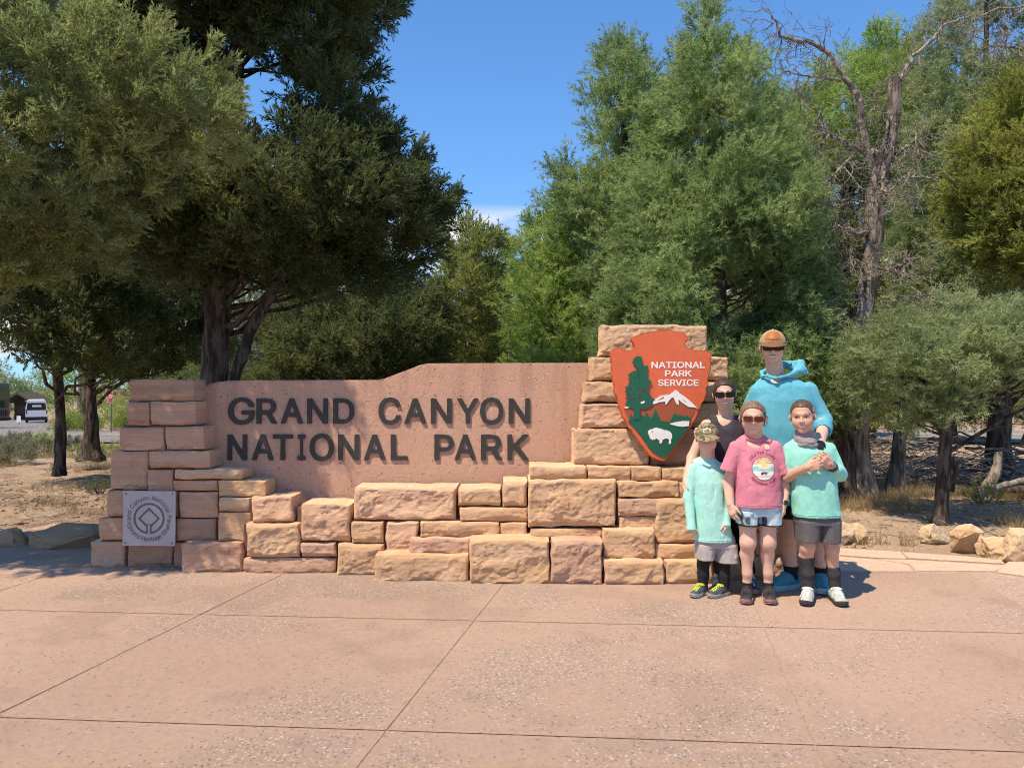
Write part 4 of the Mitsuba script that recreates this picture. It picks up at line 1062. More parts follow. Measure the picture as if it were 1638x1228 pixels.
# ---------------------------------------------------------------- shrubs and grass
def shrub(name, label, u, v, w_px, h_px, mat, seed, kind='shrub', size=1.0, category='shrub', n=None, group=None):
    y = 1711 / max(v - V0, 1)
    for _ in range(12): y = (CAM_H - float(ground_z(0, y))) * FPX / (v - V0)
    key = thing(name, label, category, group)
    rng = np.random.default_rng(seed)
    base = P(u, v, y); w, h = w_px / FPX * y, h_px / FPX * y
    base[2] = float(terrain(base[0], base[1]))
    n = n or int(26 + 50 * w * h)
    d = rand_dir(rng, n); d[:, 2] = np.abs(d[:, 2])
    rr = rng.uniform(0.25, 0.95, (n, 1)) ** 0.7
    pts = base + d * rr * np.array([w / 2.3, w / 2.4, h * 0.62]) * (0.75 + 0.5 * meshkit.noise(d * 2.2, seed)[:, None])
    scatter(key, 'leaves', pts, d + np.array([0, 0, 0.8]) + rng.normal(0, .3, (n, 3)), kind, mat, size * max(w, h) * 0.24 / 0.3, rng)
    st = [tube(bend(base - [0, 0, 0.05], pts[i], 5, .12, rng), np.linspace(0.012, 0.004, 5), 4) for i in range(0, n, max(1, n // 14))]
    obj('stem', cat(st), 'twig', key)


SG = ('sagebrush', 'sage_leaf')
rngH = np.random.default_rng(8)
for u, v, w, h, mat, lab in [(18, 742, 70, 44, 'sage_leaf', 'grey sagebrush at the left edge below the bus'), (62, 728, 60, 30, 'sage_leaf', 'grey sagebrush left of the thin trunk'), (118, 722, 46, 26, 'sage_leaf', 'sagebrush between the two left trunks'),
                             (66, 716, 46, 18, 'shrub_bright', 'yellow green bush on the verge below the van'), (128, 735, 34, 34, 'shrub_bright', 'yellow green bush at the foot of the stout trunk'), (172, 728, 40, 30, 'shrub_bright', 'yellow green bush on the verge below the stop sign'),
                             (94, 758, 26, 24, 'shrub_bright', 'small bush growing against the thin trunk'), (0, 726, 50, 26, 'sage_leaf', 'sagebrush at the left edge on the road verge'), (30, 712, 50, 14, 'sage_leaf', 'low sagebrush on the verge under the road edge')]:
    shrub('sagebrush' if mat == 'sage_leaf' else 'bush', lab, u, v, w, h, mat, int(u + v), category='bush')
for u, w, h, lab in [(108, 50, 40, 'bright green shrub across the road right of the van'), (125, 60, 48, 'bright green shrub across the road between the two trunks'), (178, 70, 60, 'bright green shrub behind the stop sign post'), (222, 60, 64, 'bright green shrub beside the left pillar'), (270, 70, 60, 'bright green shrub hidden behind the left pillar')]:
    shrub('bush', lab, u, 691, w, h, 'shrub_bright', int(u), 'far', 0.55, 'bush', 90)
shrub('pine_seedling', 'dark little pine seedling in the dirt left of the wall', 160, 792, 34, 46, 'juniper_dark', 5, 'pine', 0.9, 'seedling', 40)
shrub('bush', 'low dark leafy plant under the right hand pines', 1575, 812, 70, 50, 'juniper_mid', 6, 'shrub', 0.6, 'bush', 60)


def grass(key_label, n, region, mat, hmin, hmax, seed):
    rng = np.random.default_rng(seed)
    x = rng.uniform(region[0], region[1], n * 3); y = rng.uniform(region[2], region[3], n * 3)
    m = meshkit.noise(np.stack([x * 0.9, y * 0.9, 0 * x], 1), seed) > 0.5
    x, y = x[m][:n], y[m][:n]
    b = np.stack([x, y, terrain(x, y)], 1)
    k = np.repeat(np.arange(len(b)), 9)
    p = b[k] + rng.normal(0, 0.035, (len(k), 3)) * [1, 1, 0]
    d = unit(rng.normal(0, 0.45, (len(k), 3)) * [1, 1, 0] + [0, 0, 1])
    L = rng.uniform(hmin, hmax, len(k))
    w = unit(np.cross(d, rand_dir(rng, len(k)))) * 0.0028
    tri = np.stack([p - w, p + w, p + d * L[:, None]], 1).reshape(-1, 3)
    return trimesh.Trimesh(tri, np.arange(len(tri)).reshape(-1, 3), process=False)


g = [grass('', 4200, (3.0, 10.0, 6.9, 13), '', 0.04, 0.20, 3), grass('', 4200, (-16, -3.6, 8.5, 24), '', 0.05, 0.22, 4), grass('', 500, (-3, 3, 7.2, 14), '', .05, .2, 6)]
obj('dry_grass', cat(g), 'straw', label='thin dry grass scattered over the bare ground', category='grass', kind='stuff')
# fallen twigs and stones on the dirt
rngL = np.random.default_rng(51)
out = []
for k in range(1500):
    side = rngL.uniform() < 0.5
    x = rngL.uniform(3.2, 9) if side else rngL.uniform(-10, -3.8)
    y = rngL.uniform(6.9, 13)
    z = float(terrain(x, y)) + 0.006
    a = rngL.uniform(0, 2 * PI); L = rngL.uniform(0.05, 0.4)
    out.append(tube(bend([x, y, z], [x + L * math.cos(a), y + L * math.sin(a), z + 0.01], 4, .15, rngL), np.linspace(.006, .002, 4), 3))
obj('fallen_twigs', cat(out), 'dead_wood', label='small dead twigs littering the dirt under the trees', category='twigs', kind='stuff')

out = []
rngQ = np.random.default_rng(61)
for k in range(900):
    x = rngQ.uniform(3.0, 9) if rngQ.uniform() < .5 else rngQ.uniform(-10, -3.8)
    y = rngQ.uniform(6.7, 12)
    s_ = rngQ.uniform(0.008, 0.035) ** 1.0
    m = trimesh.creation.icosphere(0, s_); m.apply_scale(rngQ.uniform(0.6, 1.3, 3)); m.apply_transform(trimesh.transformations.random_rotation_matrix(rngQ.uniform(size=3)))
    m.apply_translation((x, y, float(terrain(x, y)) + s_ * 0.3)); out.append(m)
obj('pebbles', cat(out), 'boulder_brown', label='small brown stones strewn over the dirt', category='stones', kind='stuff')
# ---------------------------------------------------------------- people: signed distance fields meshed as one smooth surface
def smin(a, b, k):
    h = np.clip(0.5 + 0.5 * (b - a) / k, 0, 1)
    return b + (a - b) * h - k * h * (1 - h)


class Cone:
    def __init__(s, a, b, ra, rb, flat=1.0):
        s.a, s.b, s.ra, s.rb, s.flat = np.asarray(a, float), np.asarray(b, float), ra, rb, flat

    def __call__(s, p):
        a, b = s.a, s.b
        if s.flat != 1.0:
            k = np.array([1, 1 / s.flat, 1.0])
            p, a, b = p * k, a * k, b * k
        ab = b - a
        t = np.clip(((p - a) @ ab) / (ab @ ab + 1e-12), 0, 1)
        return np.linalg.norm(p - (a + t[:, None] * ab), axis=1) - (s.ra + (s.rb - s.ra) * t)


class Ell:
    def __init__(s, c, r, R=None):
        s.c, s.r, s.R = np.asarray(c, float), np.asarray(r, float), R

    def __call__(s, p):
        q = p - s.c
        if s.R is not None: q = q @ s.R
        k0 = np.linalg.norm(q / s.r, axis=1)
        k1 = np.linalg.norm(q / s.r ** 2, axis=1) + 1e-9
        return k0 * (k0 - 1) / k1


class Loft:
    """Upright form with a rounded cross-section given at several heights: rows of (z, cx, cy, half width, half depth)."""
    def __init__(s, rows, pw=2.4):
        s.r = np.array(sorted(rows)); s.pw = pw

    def __call__(s, p):
        z = p[:, 2]
        cx, cy, w, d = (np.interp(z, s.r[:, 0], s.r[:, k]) for k in (1, 2, 3, 4))
        q = (np.abs((p[:, 0] - cx) / w) ** s.pw + np.abs((p[:, 1] - cy) / d) ** s.pw) ** (1 / s.pw)
        side = (q - 1) * np.minimum(w, d) * 0.9
        return np.maximum(side, np.maximum(s.r[0, 0] - z, z - s.r[-1, 0]))


def union(prims, k):
    def f(p):
        d = prims[0](p)
        for q in prims[1:]: d = smin(d, q(p), k)
        return d
    return f


def tucked(torso, arms, k=0.012):
    """Torso and sleeves joined with a crease."""
    g = union(arms, 0.02)
    return lambda p: smin(torso(p), g(p), k)


def nets(f, lo, hi, h):
    """Naive surface nets of f over the box, finely sampled near the surface only."""
    lo, hi = np.asarray(lo, float), np.asarray(hi, float)
    n = np.maximum(np.ceil((hi - lo) / (4 * h)).astype(int), 2) * 4 + 1
    cs = [lo[k] + np.arange(0, n[k], 4) * h for k in range(3)]
    C = np.stack(np.meshgrid(*cs, indexing='ij'), -1)
    dc = f(C.reshape(-1, 3)).reshape(C.shape[:3])
    near = np.abs(dc) < 4 * h * 1.9
    D = np.repeat(np.repeat(np.repeat(dc, 4, 0), 4, 1), 4, 2)[:n[0], :n[1], :n[2]].copy()
    # nearest coarse corner stands for far points; near ones are evaluated
    nb = near.copy()
    for ax in range(3):
        nb |= np.roll(nb, 1, ax) | np.roll(nb, -1, ax)
    M = np.repeat(np.repeat(np.repeat(nb, 4, 0), 4, 1), 4, 2)[:n[0], :n[1], :n[2]]
    I = np.argwhere(M)
    D[M] = f(lo + I * h)
    S = D < 0
    c = [(a, b, g) for a in (0, 1) for b in (0, 1) for g in (0, 1)]
    sh = lambda A, o: A[o[0]:A.shape[0] - 1 + o[0], o[1]:A.shape[1] - 1 + o[1], o[2]:A.shape[2] - 1 + o[2]]
    cnt = sum(sh(S, o).astype(np.int8) for o in c)
    act = (cnt > 0) & (cnt < 8)
    idx = np.full(act.shape, -1); A = np.argwhere(act); idx[act] = np.arange(len(A))
    acc, num = np.zeros((len(A), 3)), np.zeros(len(A))
    for i in range(8):
        for j in range(i + 1, 8):
            if sum(abs(a - b) for a, b in zip(c[i], c[j])) != 1: continue
            d0, d1 = D[tuple((A + c[i]).T)], D[tuple((A + c[j]).T)]
            x = (d0 < 0) != (d1 < 0)
            t = np.where(x, d0 / np.where(x, d0 - d1, 1), 0)
            acc += np.where(x[:, None], np.array(c[i]) + t[:, None] * (np.array(c[j]) - np.array(c[i])), 0); num += x
    V = lo + (A + acc / num[:, None]) * h
    F = []
    for ax in range(3):
        o1, o2 = [k for k in range(3) if k != ax]
        sl0, sl1 = [slice(1, -1)] * 3, [slice(1, -1)] * 3
        sl0[ax], sl1[ax] = slice(0, -1), slice(1, None)
        a, b = S[tuple(sl0)], S[tuple(sl1)]
        for flip in (False, True):
            E = np.argwhere((a & ~b) if not flip else (~a & b))
            E = E.copy()
            base = E.copy(); base[:, o1] += 1; base[:, o2] += 1
            q = []
            for da, db in ((-1, -1), (0, -1), (0, 0), (-1, 0)):
                k = base.copy(); k[:, o1] += da; k[:, o2] += db
                q.append(idx[tuple(k.T)])
            q = np.stack(q, 1)
            if flip != (ax == 1): q = q[:, ::-1]
            F.append(q)
    F = np.vstack(F)
    F = F[(F >= 0).all(1)]
    m = trimesh.Trimesh(V, np.vstack([F[:, [0, 1, 2]], F[:, [0, 2, 3]]]), process=False)
    if m.volume < 0: m.invert()
    comp = trimesh.graph.connected_component_labels(m.edges_unique, len(m.vertices))
    big = np.bincount(comp)
    keep = big[comp[m.faces[:, 0]]] > 0.05 * big.max()
    m.update_faces(keep); m.remove_unreferenced_vertices()
    return m


def bounds(pts, pad):
    p = np.asarray(pts)
    return p.min(0) - pad, p.max(0) + pad


diffuse('skin', proc(lambda p, n, uv: mix((0.63, 0.385, 0.29), (0.69, 0.45, 0.345), fbm(p.x * 35, p.y * 35, p.z * 35, 3))), 0.5, 0.4)
diffuse('skin_tan', proc(lambda p, n, uv: mix((0.55, 0.315, 0.22), (0.61, 0.37, 0.265), fbm(p.x * 35, p.y * 35, p.z * 35, 3))), 0.5, 0.4)
diffuse('lip', (0.48, 0.20, 0.165), 0.45)
diffuse('teeth', (0.78, 0.75, 0.70), 0.3, 0.5)
diffuse('mouth_dark', (0.10, 0.03, 0.03), 0.6)
diffuse('eye_white', (0.70, 0.68, 0.66), 0.2, 0.5)
diffuse('iris', (0.03, 0.02, 0.015), 0.15, 0.5)
diffuse('lens_black', (0.008, 0.007, 0.008), 0.12, 0.4)
diffuse('lens_red', (0.10, 0.020, 0.015), 0.15, 0.4)
diffuse('frame_brown', (0.022, 0.012, 0.009), 0.4, 0.3)
diffuse('frame_amber', (0.20, 0.085, 0.035), 0.4, 0.3)
for key_, c1, c2 in (('hair_dark', (0.022, 0.014, 0.011), (0.085, 0.055, 0.04)), ('hair_brown', (0.085, 0.052, 0.033), (0.30, 0.205, 0.13)), ('hair_short', (0.055, 0.034, 0.022), (0.14, 0.09, 0.06))):
    bumped(key_, proc(lambda p, n, uv, c1=c1, c2=c2: mix(c1, c2, fbm(p.x * 130, p.y * 24, p.z * 40, 3))), lambda p, n, uv: 0.004 * fbm(p.x * 220, p.y * 90, p.z * 60, 2), 1.0, 0.45, 0.4, 1e-3)


def cloth(key, c, weave=0.0012, heather=0.0, rough=0.85):
    c = np.array(c)
    def col(p, n, uv):
        k = 0.94 + 0.12 * fbm(p.x * 14, p.y * 14, p.z * 14, 3)
        if heather: k = k + heather * (noise(p.x * 420, p.y * 420, p.z * 300) - 0.5)
        return mi.Color3f(*c.tolist()) * k
    bumped(key, proc(col), lambda p, n, uv: 0.006 * fbm(p.x * 9 + 0.7 * p.z, p.y * 9, p.z * 12, 3) + 0.013 * fbm(p.x * 20 + 1.5 * noise(p.z * 5, p.x * 4, p.y * 4) + 6 * p.z, p.y * 20, p.z * 4.5, 2) + 0.0016 * fbm(p.x * 60, p.y * 60, p.z * 60, 2), 1.0, rough, 0.2, 2e-3)


cloth('shirt_mint', (0.37, 0.72, 0.645)); cloth('shirt_aqua', (0.28, 0.67, 0.565)); cloth('shirt_blue', (0.125, 0.43, 0.54), heather=0.25)
cloth('shirt_pink', (0.60, 0.215, 0.29), heather=0.2); cloth('top_slate', (0.055, 0.048, 0.062), heather=0.15); cloth('shorts_grey', (0.115, 0.112, 0.12), heather=0.5)
cloth('shorts_light', (0.40, 0.375, 0.37), heather=0.3); cloth('cloth_black', (0.014, 0.013, 0.015)); cloth('gaiter_grey', (0.30, 0.27, 0.28), heather=0.4); cloth('sock_black', (0.020, 0.020, 0.022), heather=0.3)
cloth('sock_grey', (0.048, 0.047, 0.052), heather=0.4)


def tie_dye(p, n, uv):
    k = fbm(p.x * 16, p.y * 16, p.z * 22, 3)
    c = mix((0.40, 0.58, 0.68), (0.56, 0.70, 0.76), smoothstep(0.35, 0.65, k))
    return mix(c, (0.055, 0.10, 0.14), smoothstep(0.60, 0.66, fbm(p.x * 13 + 4, p.y * 13, p.z * 9 + 2, 2)))


diffuse('shorts_dye', proc(tie_dye), 0.75)


def camo(p, n, uv):
    k = fbm(p.x * 45, p.y * 45, p.z * 45, 3)
    c = mix((0.19, 0.16, 0.09), (0.30, 0.25, 0.15), smoothstep(0.42, 0.5, k))
    return mix(c, (0.075, 0.075, 0.04), smoothstep(0.55, 0.6, fbm(p.x * 60 + 9, p.y * 60, p.z * 60, 2)))


diffuse('cap_camo', proc(camo), 0.85)
diffuse('cap_tan', (0.40, 0.28, 0.17), 0.85); diffuse('cap_leather', (0.40, 0.135, 0.035), 0.5); diffuse('cap_front', (0.34, 0.17, 0.075), 0.8); diffuse('brim_brown', (0.20, 0.105, 0.05), 0.8)
diffuse('patch_cream', (0.48, 0.41, 0.28), 0.8); diffuse('patch_line', (0.09, 0.085, 0.05), 0.8)
diffuse('print_plum', (0.30, 0.075, 0.115), 0.8); diffuse('print_cream', (0.74, 0.66, 0.45), 0.8); diffuse('print_teal', (0.25, 0.56, 0.60), 0.8); diffuse('print_white', (0.74, 0.72, 0.70), 0.8); diffuse('print_dark', (0.07, 0.06, 0.07), 0.8); diffuse('print_yellow', (0.72, 0.55, 0.20), 0.7); diffuse('print_aqua_dark', (0.16, 0.42, 0.40), 0.8)
diffuse('shoe_navy', proc(lambda p, n, uv: mix((0.045, 0.06, 0.085), (0.08, 0.10, 0.13), fbm(p.x * 60, p.y * 60, p.z * 60))), 0.7)
diffuse('shoe_black', proc(lambda p, n, uv: mix((0.028, 0.027, 0.029), (0.065, 0.06, 0.062), fbm(p.x * 60, p.y * 60, p.z * 60))), 0.7)
diffuse('shoe_pale', proc(lambda p, n, uv: mix((0.36, 0.42, 0.40), (0.50, 0.55, 0.52), fbm(p.x * 60, p.y * 60, p.z * 60))), 0.7)
diffuse('shoe_blue', proc(lambda p, n, uv: mix((0.045, 0.22, 0.30), (0.07, 0.31, 0.40), fbm(p.x * 60, p.y * 60, p.z * 60))), 0.7)
diffuse('sole_grey', (0.34, 0.335, 0.32), 0.8); diffuse('sole_dark', (0.06, 0.05, 0.05), 0.8); diffuse('sole_pink', (0.30, 0.17, 0.165), 0.8); diffuse('sole_blue', (0.30, 0.52, 0.58), 0.8)
diffuse('lace_lime', (0.55, 0.68, 0.05), 0.7); diffuse('lace_black', (0.03, 0.03, 0.032), 0.8); diffuse('lace_white', (0.66, 0.70, 0.68), 0.8); diffuse('lace_blue', (0.10, 0.36, 0.44), 0.8)
diffuse('watch_teal', (0.20, 0.45, 0.44), 0.5); diffuse('watch_black', (0.018, 0.018, 0.02), 0.25, 0.5); diffuse('watch_steel', (0.35, 0.34, 0.34), 0.3, 0.5, metallic=0.8); diffuse('bead_pink', (0.45, 0.20, 0.20), 0.5)


def rot_head(yaw, pitch_, roll):
    m = trimesh.transformations.euler_matrix(math.radians(pitch_), math.radians(roll), math.radians(yaw), 'sxyz')
    return m[:3, :3]


def head_prims(slim=1.0, child=False):
    """The head in its own units: height 1 from chin (-0.5) to crown (0.5); the face looks along -y."""
    j = 0.92 if child else 1.0
    return [Ell((0, 0.05, 0.14), (0.335 * slim, 0.41, 0.36)), Ell((0, -0.10, -0.15), (0.285 * slim, 0.285, 0.325 * j)), Ell((0, -0.24, -0.40), (0.125, 0.09, 0.085)),
            Ell((0.15, -0.235, -0.13), (0.12, 0.11, 0.13)), Ell((-0.15, -0.235, -0.13), (0.12, 0.11, 0.13)), Ell((0, -0.345, 0.085), (0.20, 0.055, 0.05))]


def make_head(c, H, R, slim=1.0, child=False, neck_to=None, neck_r=0.2):
    """(mesh, surface finder, local->world). c: world centre of the head; H: its height."""
    base = union(head_prims(slim, child), 0.075)
    nose = union([Cone((0, -0.365, 0.03), (0, -0.435, -0.115), 0.026, 0.044), Ell((0.042, -0.395, -0.13), (0.034, 0.04, 0.028)), Ell((-0.042, -0.395, -0.13), (0.034, 0.04, 0.028))], 0.03)
    lips = union([Ell((0, -0.365, -0.245), (0.10, 0.032, 0.020)), Ell((0, -0.358, -0.300), (0.085, 0.032, 0.022))], 0.02)
    ears = union([Ell((s * 0.335 * slim, 0.045, -0.03), (0.030, 0.075, 0.105), trimesh.transformations.euler_matrix(0.15, 0, s * 0.45)[:3, :3]) for s in (-1, 1)], 0.01)
    socket = union([Ell((s * 0.145, -0.43, 0.005), (0.085, 0.075, 0.055)) for s in (-1, 1)], 0.02)
    dimple = Ell((0, -0.42, -0.365), (0.09, 0.06, 0.03))
    nk = None
    if neck_to is not None:
        w = (np.asarray(neck_to) - c) / H @ R
        nk = Cone((0, 0.09, -0.22), w, neck_r, neck_r * 1.12)

    def f(p):
        d = base(p)
        d = -smin(-d, socket(p) + 0.012, 0.05)
        d = -smin(-d, dimple(p) + 0.04, 0.05)
        d = smin(d, nose(p), 0.035)
        d = smin(d, ears(p), 0.02)
        if nk: d = smin(d, nk(p), 0.03)
        return d
    lo, hi = [-0.45, -0.56, -0.62 if nk is None else min(-0.62, w[2] - 0.05)], [0.45, 0.56, 0.58]
    if nk: lo[0], hi[0], lo[1], hi[1] = min(lo[0], w[0] - .3), max(hi[0], w[0] + .3), min(lo[1], w[1] - .3), max(hi[1], w[1] + .3)
    m = nets(f, lo, hi, 0.019)
    W = lambda q: np.asarray(q) @ R.T * H + c
    def front(x, z, off=0.0):
        x, z = np.broadcast_arrays(np.atleast_1d(np.asarray(x, float)), np.atleast_1d(np.asarray(z, float)))
        y = np.full(len(x), -0.62)
        for _ in range(40):
            y = y + np.maximum(f(np.stack([x, y, z], 1)) * 0.8, 0.0)
        return np.stack([x, y - off, z], 1)
    m.vertices = W(m.vertices)
    return m, front, W


def world(m, W):
    m = m.copy(); m.vertices = W(np.asarray(m.vertices)); return m


def face(key, front, W, smile=1.0, open_=0.02, brow='hair_dark', eyes=True, wide=0.105):
    """Mouth, and where they show, eyes and eyebrows."""
    x = np.linspace(-wide, wide, 13)
    k = (x / wide) ** 2
    zu, zl = -0.258 + 0.040 * smile * k + 0.010 * (1 - k), -0.268 + 0.050 * smile * k - open_ * 1.6 * (1 - k)
    g = np.array([(a, zz) for s in np.linspace(0, 1, 5) for a, zz in zip(x, zu * (1 - s) + zl * s)])
    p = front(g[:, 0], g[:, 1], 0.006).reshape(5, 13, 3)
    i = np.arange(65).reshape(5, 13)
    q = np.stack([i[:-1, :-1], i[1:, :-1], i[1:, 1:], i[:-1, 1:]], -1).reshape(-1, 4)
    V = p.reshape(-1, 3)
    V = np.vstack([V, V + [0, 0.02, 0]])
    F = np.vstack([q, q[:, ::-1] + 65])
    sheet = trimesh.Trimesh(V, np.vstack([F[:, [0, 1, 2]], F[:, [0, 2, 3]]]), process=False)
    obj('teeth', world(sheet, W), 'teeth', key, smooth=True)
    for zz, r in ((zu, 0.008), (zl, 0.012)):
        pts = front(x, zz, 0.004)
        obj('lip', world(tube(pts, r * (1.05 - 0.75 * k), 7), W), 'lip', key, smooth=True)
    if not eyes:
        for s in (-1, 1):
            xs = np.linspace(0.06, 0.25, 8)
            bw = front(s * xs, 0.105 + 0.022 * np.sin((xs - 0.06) / 0.19 * PI), 0.006)
            obj('eyebrow', world(tube(bw, np.interp(xs, [.06, .12, .25], [.008, .011, .005]), 6), W), brow, key, smooth=True)
    if eyes:
        for s in (-1, 1):
            c = front(s * 0.145, 0.0)[0]
            e = trimesh.creation.icosphere(2, 1.0); e.apply_scale((0.058, 0.028, 0.016)); e.apply_translation(c + [0, 0.010, 0])
            ek = obj('eye', world(e, W), 'eye_white', key, smooth=True)
            e = trimesh.creation.icosphere(2, 1.0); e.apply_scale((0.024, 0.014, 0.016)); e.apply_translation(c + [-0.004, -0.014, 0])
            obj('iris', world(e, W), 'iris', ek, smooth=True)
            xs = np.linspace(0.07, 0.235, 8)
            bw = front(s * xs, 0.095 + 0.02 * np.sin((xs - 0.07) / 0.165 * PI), 0.004)
            obj('eyebrow', world(tube(bw, np.interp(xs, [.07, .12, .235], [.007, .010, .004]), 6), W), brow, key, smooth=True)
            lid = front(s * np.linspace(0.085, 0.21, 7), 0.024 - 0.018 * np.linspace(-1, 1, 7) ** 2, 0.010)
            obj('eyelid', world(tube(lid, 0.010, 6), W), brow, key, smooth=True)


def shades(key, W, lens, frame, w=0.135, h=0.072, y=-0.47, z=-0.005, cat_eye=0.0, slim=1.0):
    """Sunglasses: rims with a bridge and temples, two lenses."""
    gk = key + '__sunglasses'
    sg = []
    def lens_poly(s, grow):
        a = np.linspace(0, 2 * PI, 33)[:-1]
        X = np.sign(np.cos(a)) * np.abs(np.cos(a)) ** 0.6 * (w + grow)
        Z = np.sign(np.sin(a)) * np.abs(np.sin(a)) ** 0.6 * (h + grow)
        Z = Z * np.where(Z < 0, 1.0 - 0.12 * np.abs(X) / w, 1.0) + cat_eye * np.clip(X, 0, 1) * 0.4
        return Polygon(np.stack([s * (X + 0.155), Z], 1)).buffer(0)
    def curve(m):
        v = np.asarray(m.vertices)
        m.vertices = np.stack([v[:, 0], y - v[:, 2] + 0.75 * v[:, 0] ** 2, v[:, 1] + z], 1)
        return m
    for s in (-1, 1):
        rim_ = curve(prism(lens_poly(s, 0.010).difference(lens_poly(s, -0.006)), 0.022).subdivide_to_size(0.05))
        sg.append(rim_)
        xo = (w + 0.165)
        sg.append(tube([(s * xo, y + 0.75 * xo ** 2, z + h * 0.5), (s * 0.335 * slim, -0.2, z + h * 0.4), (s * 0.36 * slim, 0.05, z + h * 0.2)], 0.016, 6))
    sg.append(tube([(-0.035, y + 0.0, z + 0.02), (0, y - 0.012, z + 0.035), (0.035, y + 0.0, z + 0.02)], 0.014, 6))
    obj('sunglasses', world(cat(sg), W), frame, key, smooth=30)
    for s in (-1, 1):
        obj('lens', world(curve(prism(lens_poly(s, 0.0), 0.012).subdivide_to_size(0.05)), W), lens, gk, smooth=30)


def hair_cap(key, W, mat, line, t=0.03, slim=1.0, extra=(), seed=0, rough=0.012, h=0.022, name='hair'):
    """Hair as a layer over the skull, down to a hairline given as (y, z) pairs from the forehead back."""
    skull = union([Ell((0, 0.05, 0.14), (0.335 * slim + t, 0.41 + t, 0.36 + t)), Ell((0, 0.10, -0.08), (0.29 * slim + t, 0.33 + t, 0.33))], 0.08)
    ly, lz = zip(*line)
    def f(p):
        wob = 0.05 * (meshkit.noise(np.stack([p[:, 0] * 7, p[:, 1] * 5, 0 * p[:, 0]], 1), seed + 1) - 0.5) + 0.03 * (meshkit.noise(np.stack([p[:, 0] * 22, p[:, 1] * 16, 0 * p[:, 0]], 1), seed + 2) - 0.5)
        d = np.maximum(skull(p), np.interp(p[:, 1], ly, lz) + wob - p[:, 2])
        for e in extra: d = smin(d, e(p), 0.04)
        ang = np.arctan2(p[:, 0], p[:, 2] - 0.1)
        lock = meshkit.fbm(np.stack([ang * 9, p[:, 1] * 2.5, p[:, 2] * 1.5], 1), 3, seed)
        return d + rough * (meshkit.noise(p * np.array([30, 12, 10]), seed) - 0.5) + 2.2 * rough * (lock - 0.5)
    m = nets(f, [-0.6, -0.6, -0.95], [0.6, 0.8, 0.7], h)
    return obj(name, world(m, W), mat, key, smooth=True)


def ball_cap(key, W, dome_mat, brim_mat, front_mat=None, patch=None, slim=1.0, tilt=0.0, brim_len=0.30):
    """A baseball cap: dome, curved brim, button, front panel and patch."""
    A = (0.335 * slim + 0.055, 0.41 + 0.05, 0.42)
    C = np.array([0, 0.05, 0.14])
    dome = trimesh.creation.icosphere(4, 1.0); dome.apply_scale(A); dome.apply_translation(C)
    v = np.asarray(dome.vertices)
    keep = (v[dome.faces][:, :, 2].mean(1) > 0.135 + 0.05 * np.clip(-v[dome.faces][:, :, 1].mean(1), -1, 1))
    dome.update_faces(keep); dome.remove_unreferenced_vertices()
    inn = dome.copy(); inn.vertices = (np.asarray(inn.vertices) - C) * 0.965 + C; inn.invert()
    seams = [tube(np.array([[A[0] * 1.003 * math.sin(a) * math.cos(b), A[1] * 1.003 * math.sin(a) * math.sin(b), A[2] * 1.003 * math.cos(a)] for a in np.linspace(0.05, 1.5, 14)]) + C, 0.006, 4) for b in np.arange(6) * PI / 3 + PI / 6]
    but = trimesh.creation.icosphere(2, 0.03); but.apply_translation(C + [0, 0, A[2]])
    ck = obj('cap', world(cat(dome, inn, but, *seams), W), dome_mat, key, smooth=30)
    # brim: a bent half oval plate
    U, Tt = np.meshgrid(np.linspace(-1, 1, 25), np.linspace(0, 1, 9))
    ang = U * 1.25
    x0, y0 = A[0] * np.sin(ang), -A[1] * np.cos(ang) + C[1]
    ext = brim_len * np.cos(U * PI / 2) ** 0.55
    X, Yb = x0 * (1 + 0.10 * Tt), y0 - ext * Tt
    Z = 0.185 - 0.16 * Tt * np.cos(U * PI / 2) - 0.13 * np.abs(U) ** 2.2 + 0.02 + 0.30 * tilt * Tt
    top = np.stack([X, Yb, Z], -1).reshape(-1, 3)
    i = np.arange(top.shape[0]).reshape(9, 25)
    q = np.stack([i[:-1, :-1], i[:-1, 1:], i[1:, 1:], i[1:, :-1]], -1).reshape(-1, 4)
    V = np.vstack([top, top - [0, 0, 0.022]])
    ring = np.concatenate([i[0], i[1:, -1], i[-1, -2::-1], i[-2:0:-1, 0]])
    n = len(top)
    side = np.stack([ring, np.roll(ring, -1), np.roll(ring, -1) + n, ring + n], 1)
    Q = np.vstack([q[:, ::-1], q + n, side])
    br_ = trimesh.Trimesh(V, np.vstack([Q[:, [0, 1, 2]], Q[:, [0, 2, 3]]]), process=False)
    br_.fix_normals()
    obj('brim', world(br_, W), brim_mat, ck, smooth=40)
    def on_dome(poly, off, th):
        m = prism(poly, th).subdivide_to_size(0.04)
        p = np.asarray(m.vertices)
        x, z = p[:, 0], p[:, 1]
        k = np.sqrt(np.clip(1 - (x / A[0]) ** 2 - ((z - C[2]) / A[2]) ** 2, 0.02, 1))
        m.vertices = np.stack([x, C[1] - (A[1] + off + p[:, 2]) * k, z], 1)
        return m
    if front_mat:
        obj('front_panel', world(on_dome(Polygon([(-0.25, 0.24), (0.25, 0.24), (0.24, 0.36), (0.15, 0.48), (0, 0.53), (-0.15, 0.48), (-0.24, 0.36)]), 0.004, 0.012), W), front_mat, ck, smooth=30)
    if patch:
        for name, poly, mat, off in patch:
            obj(name, world(on_dome(poly, off, 0.014), W), mat, ck, smooth=30)
    return ck


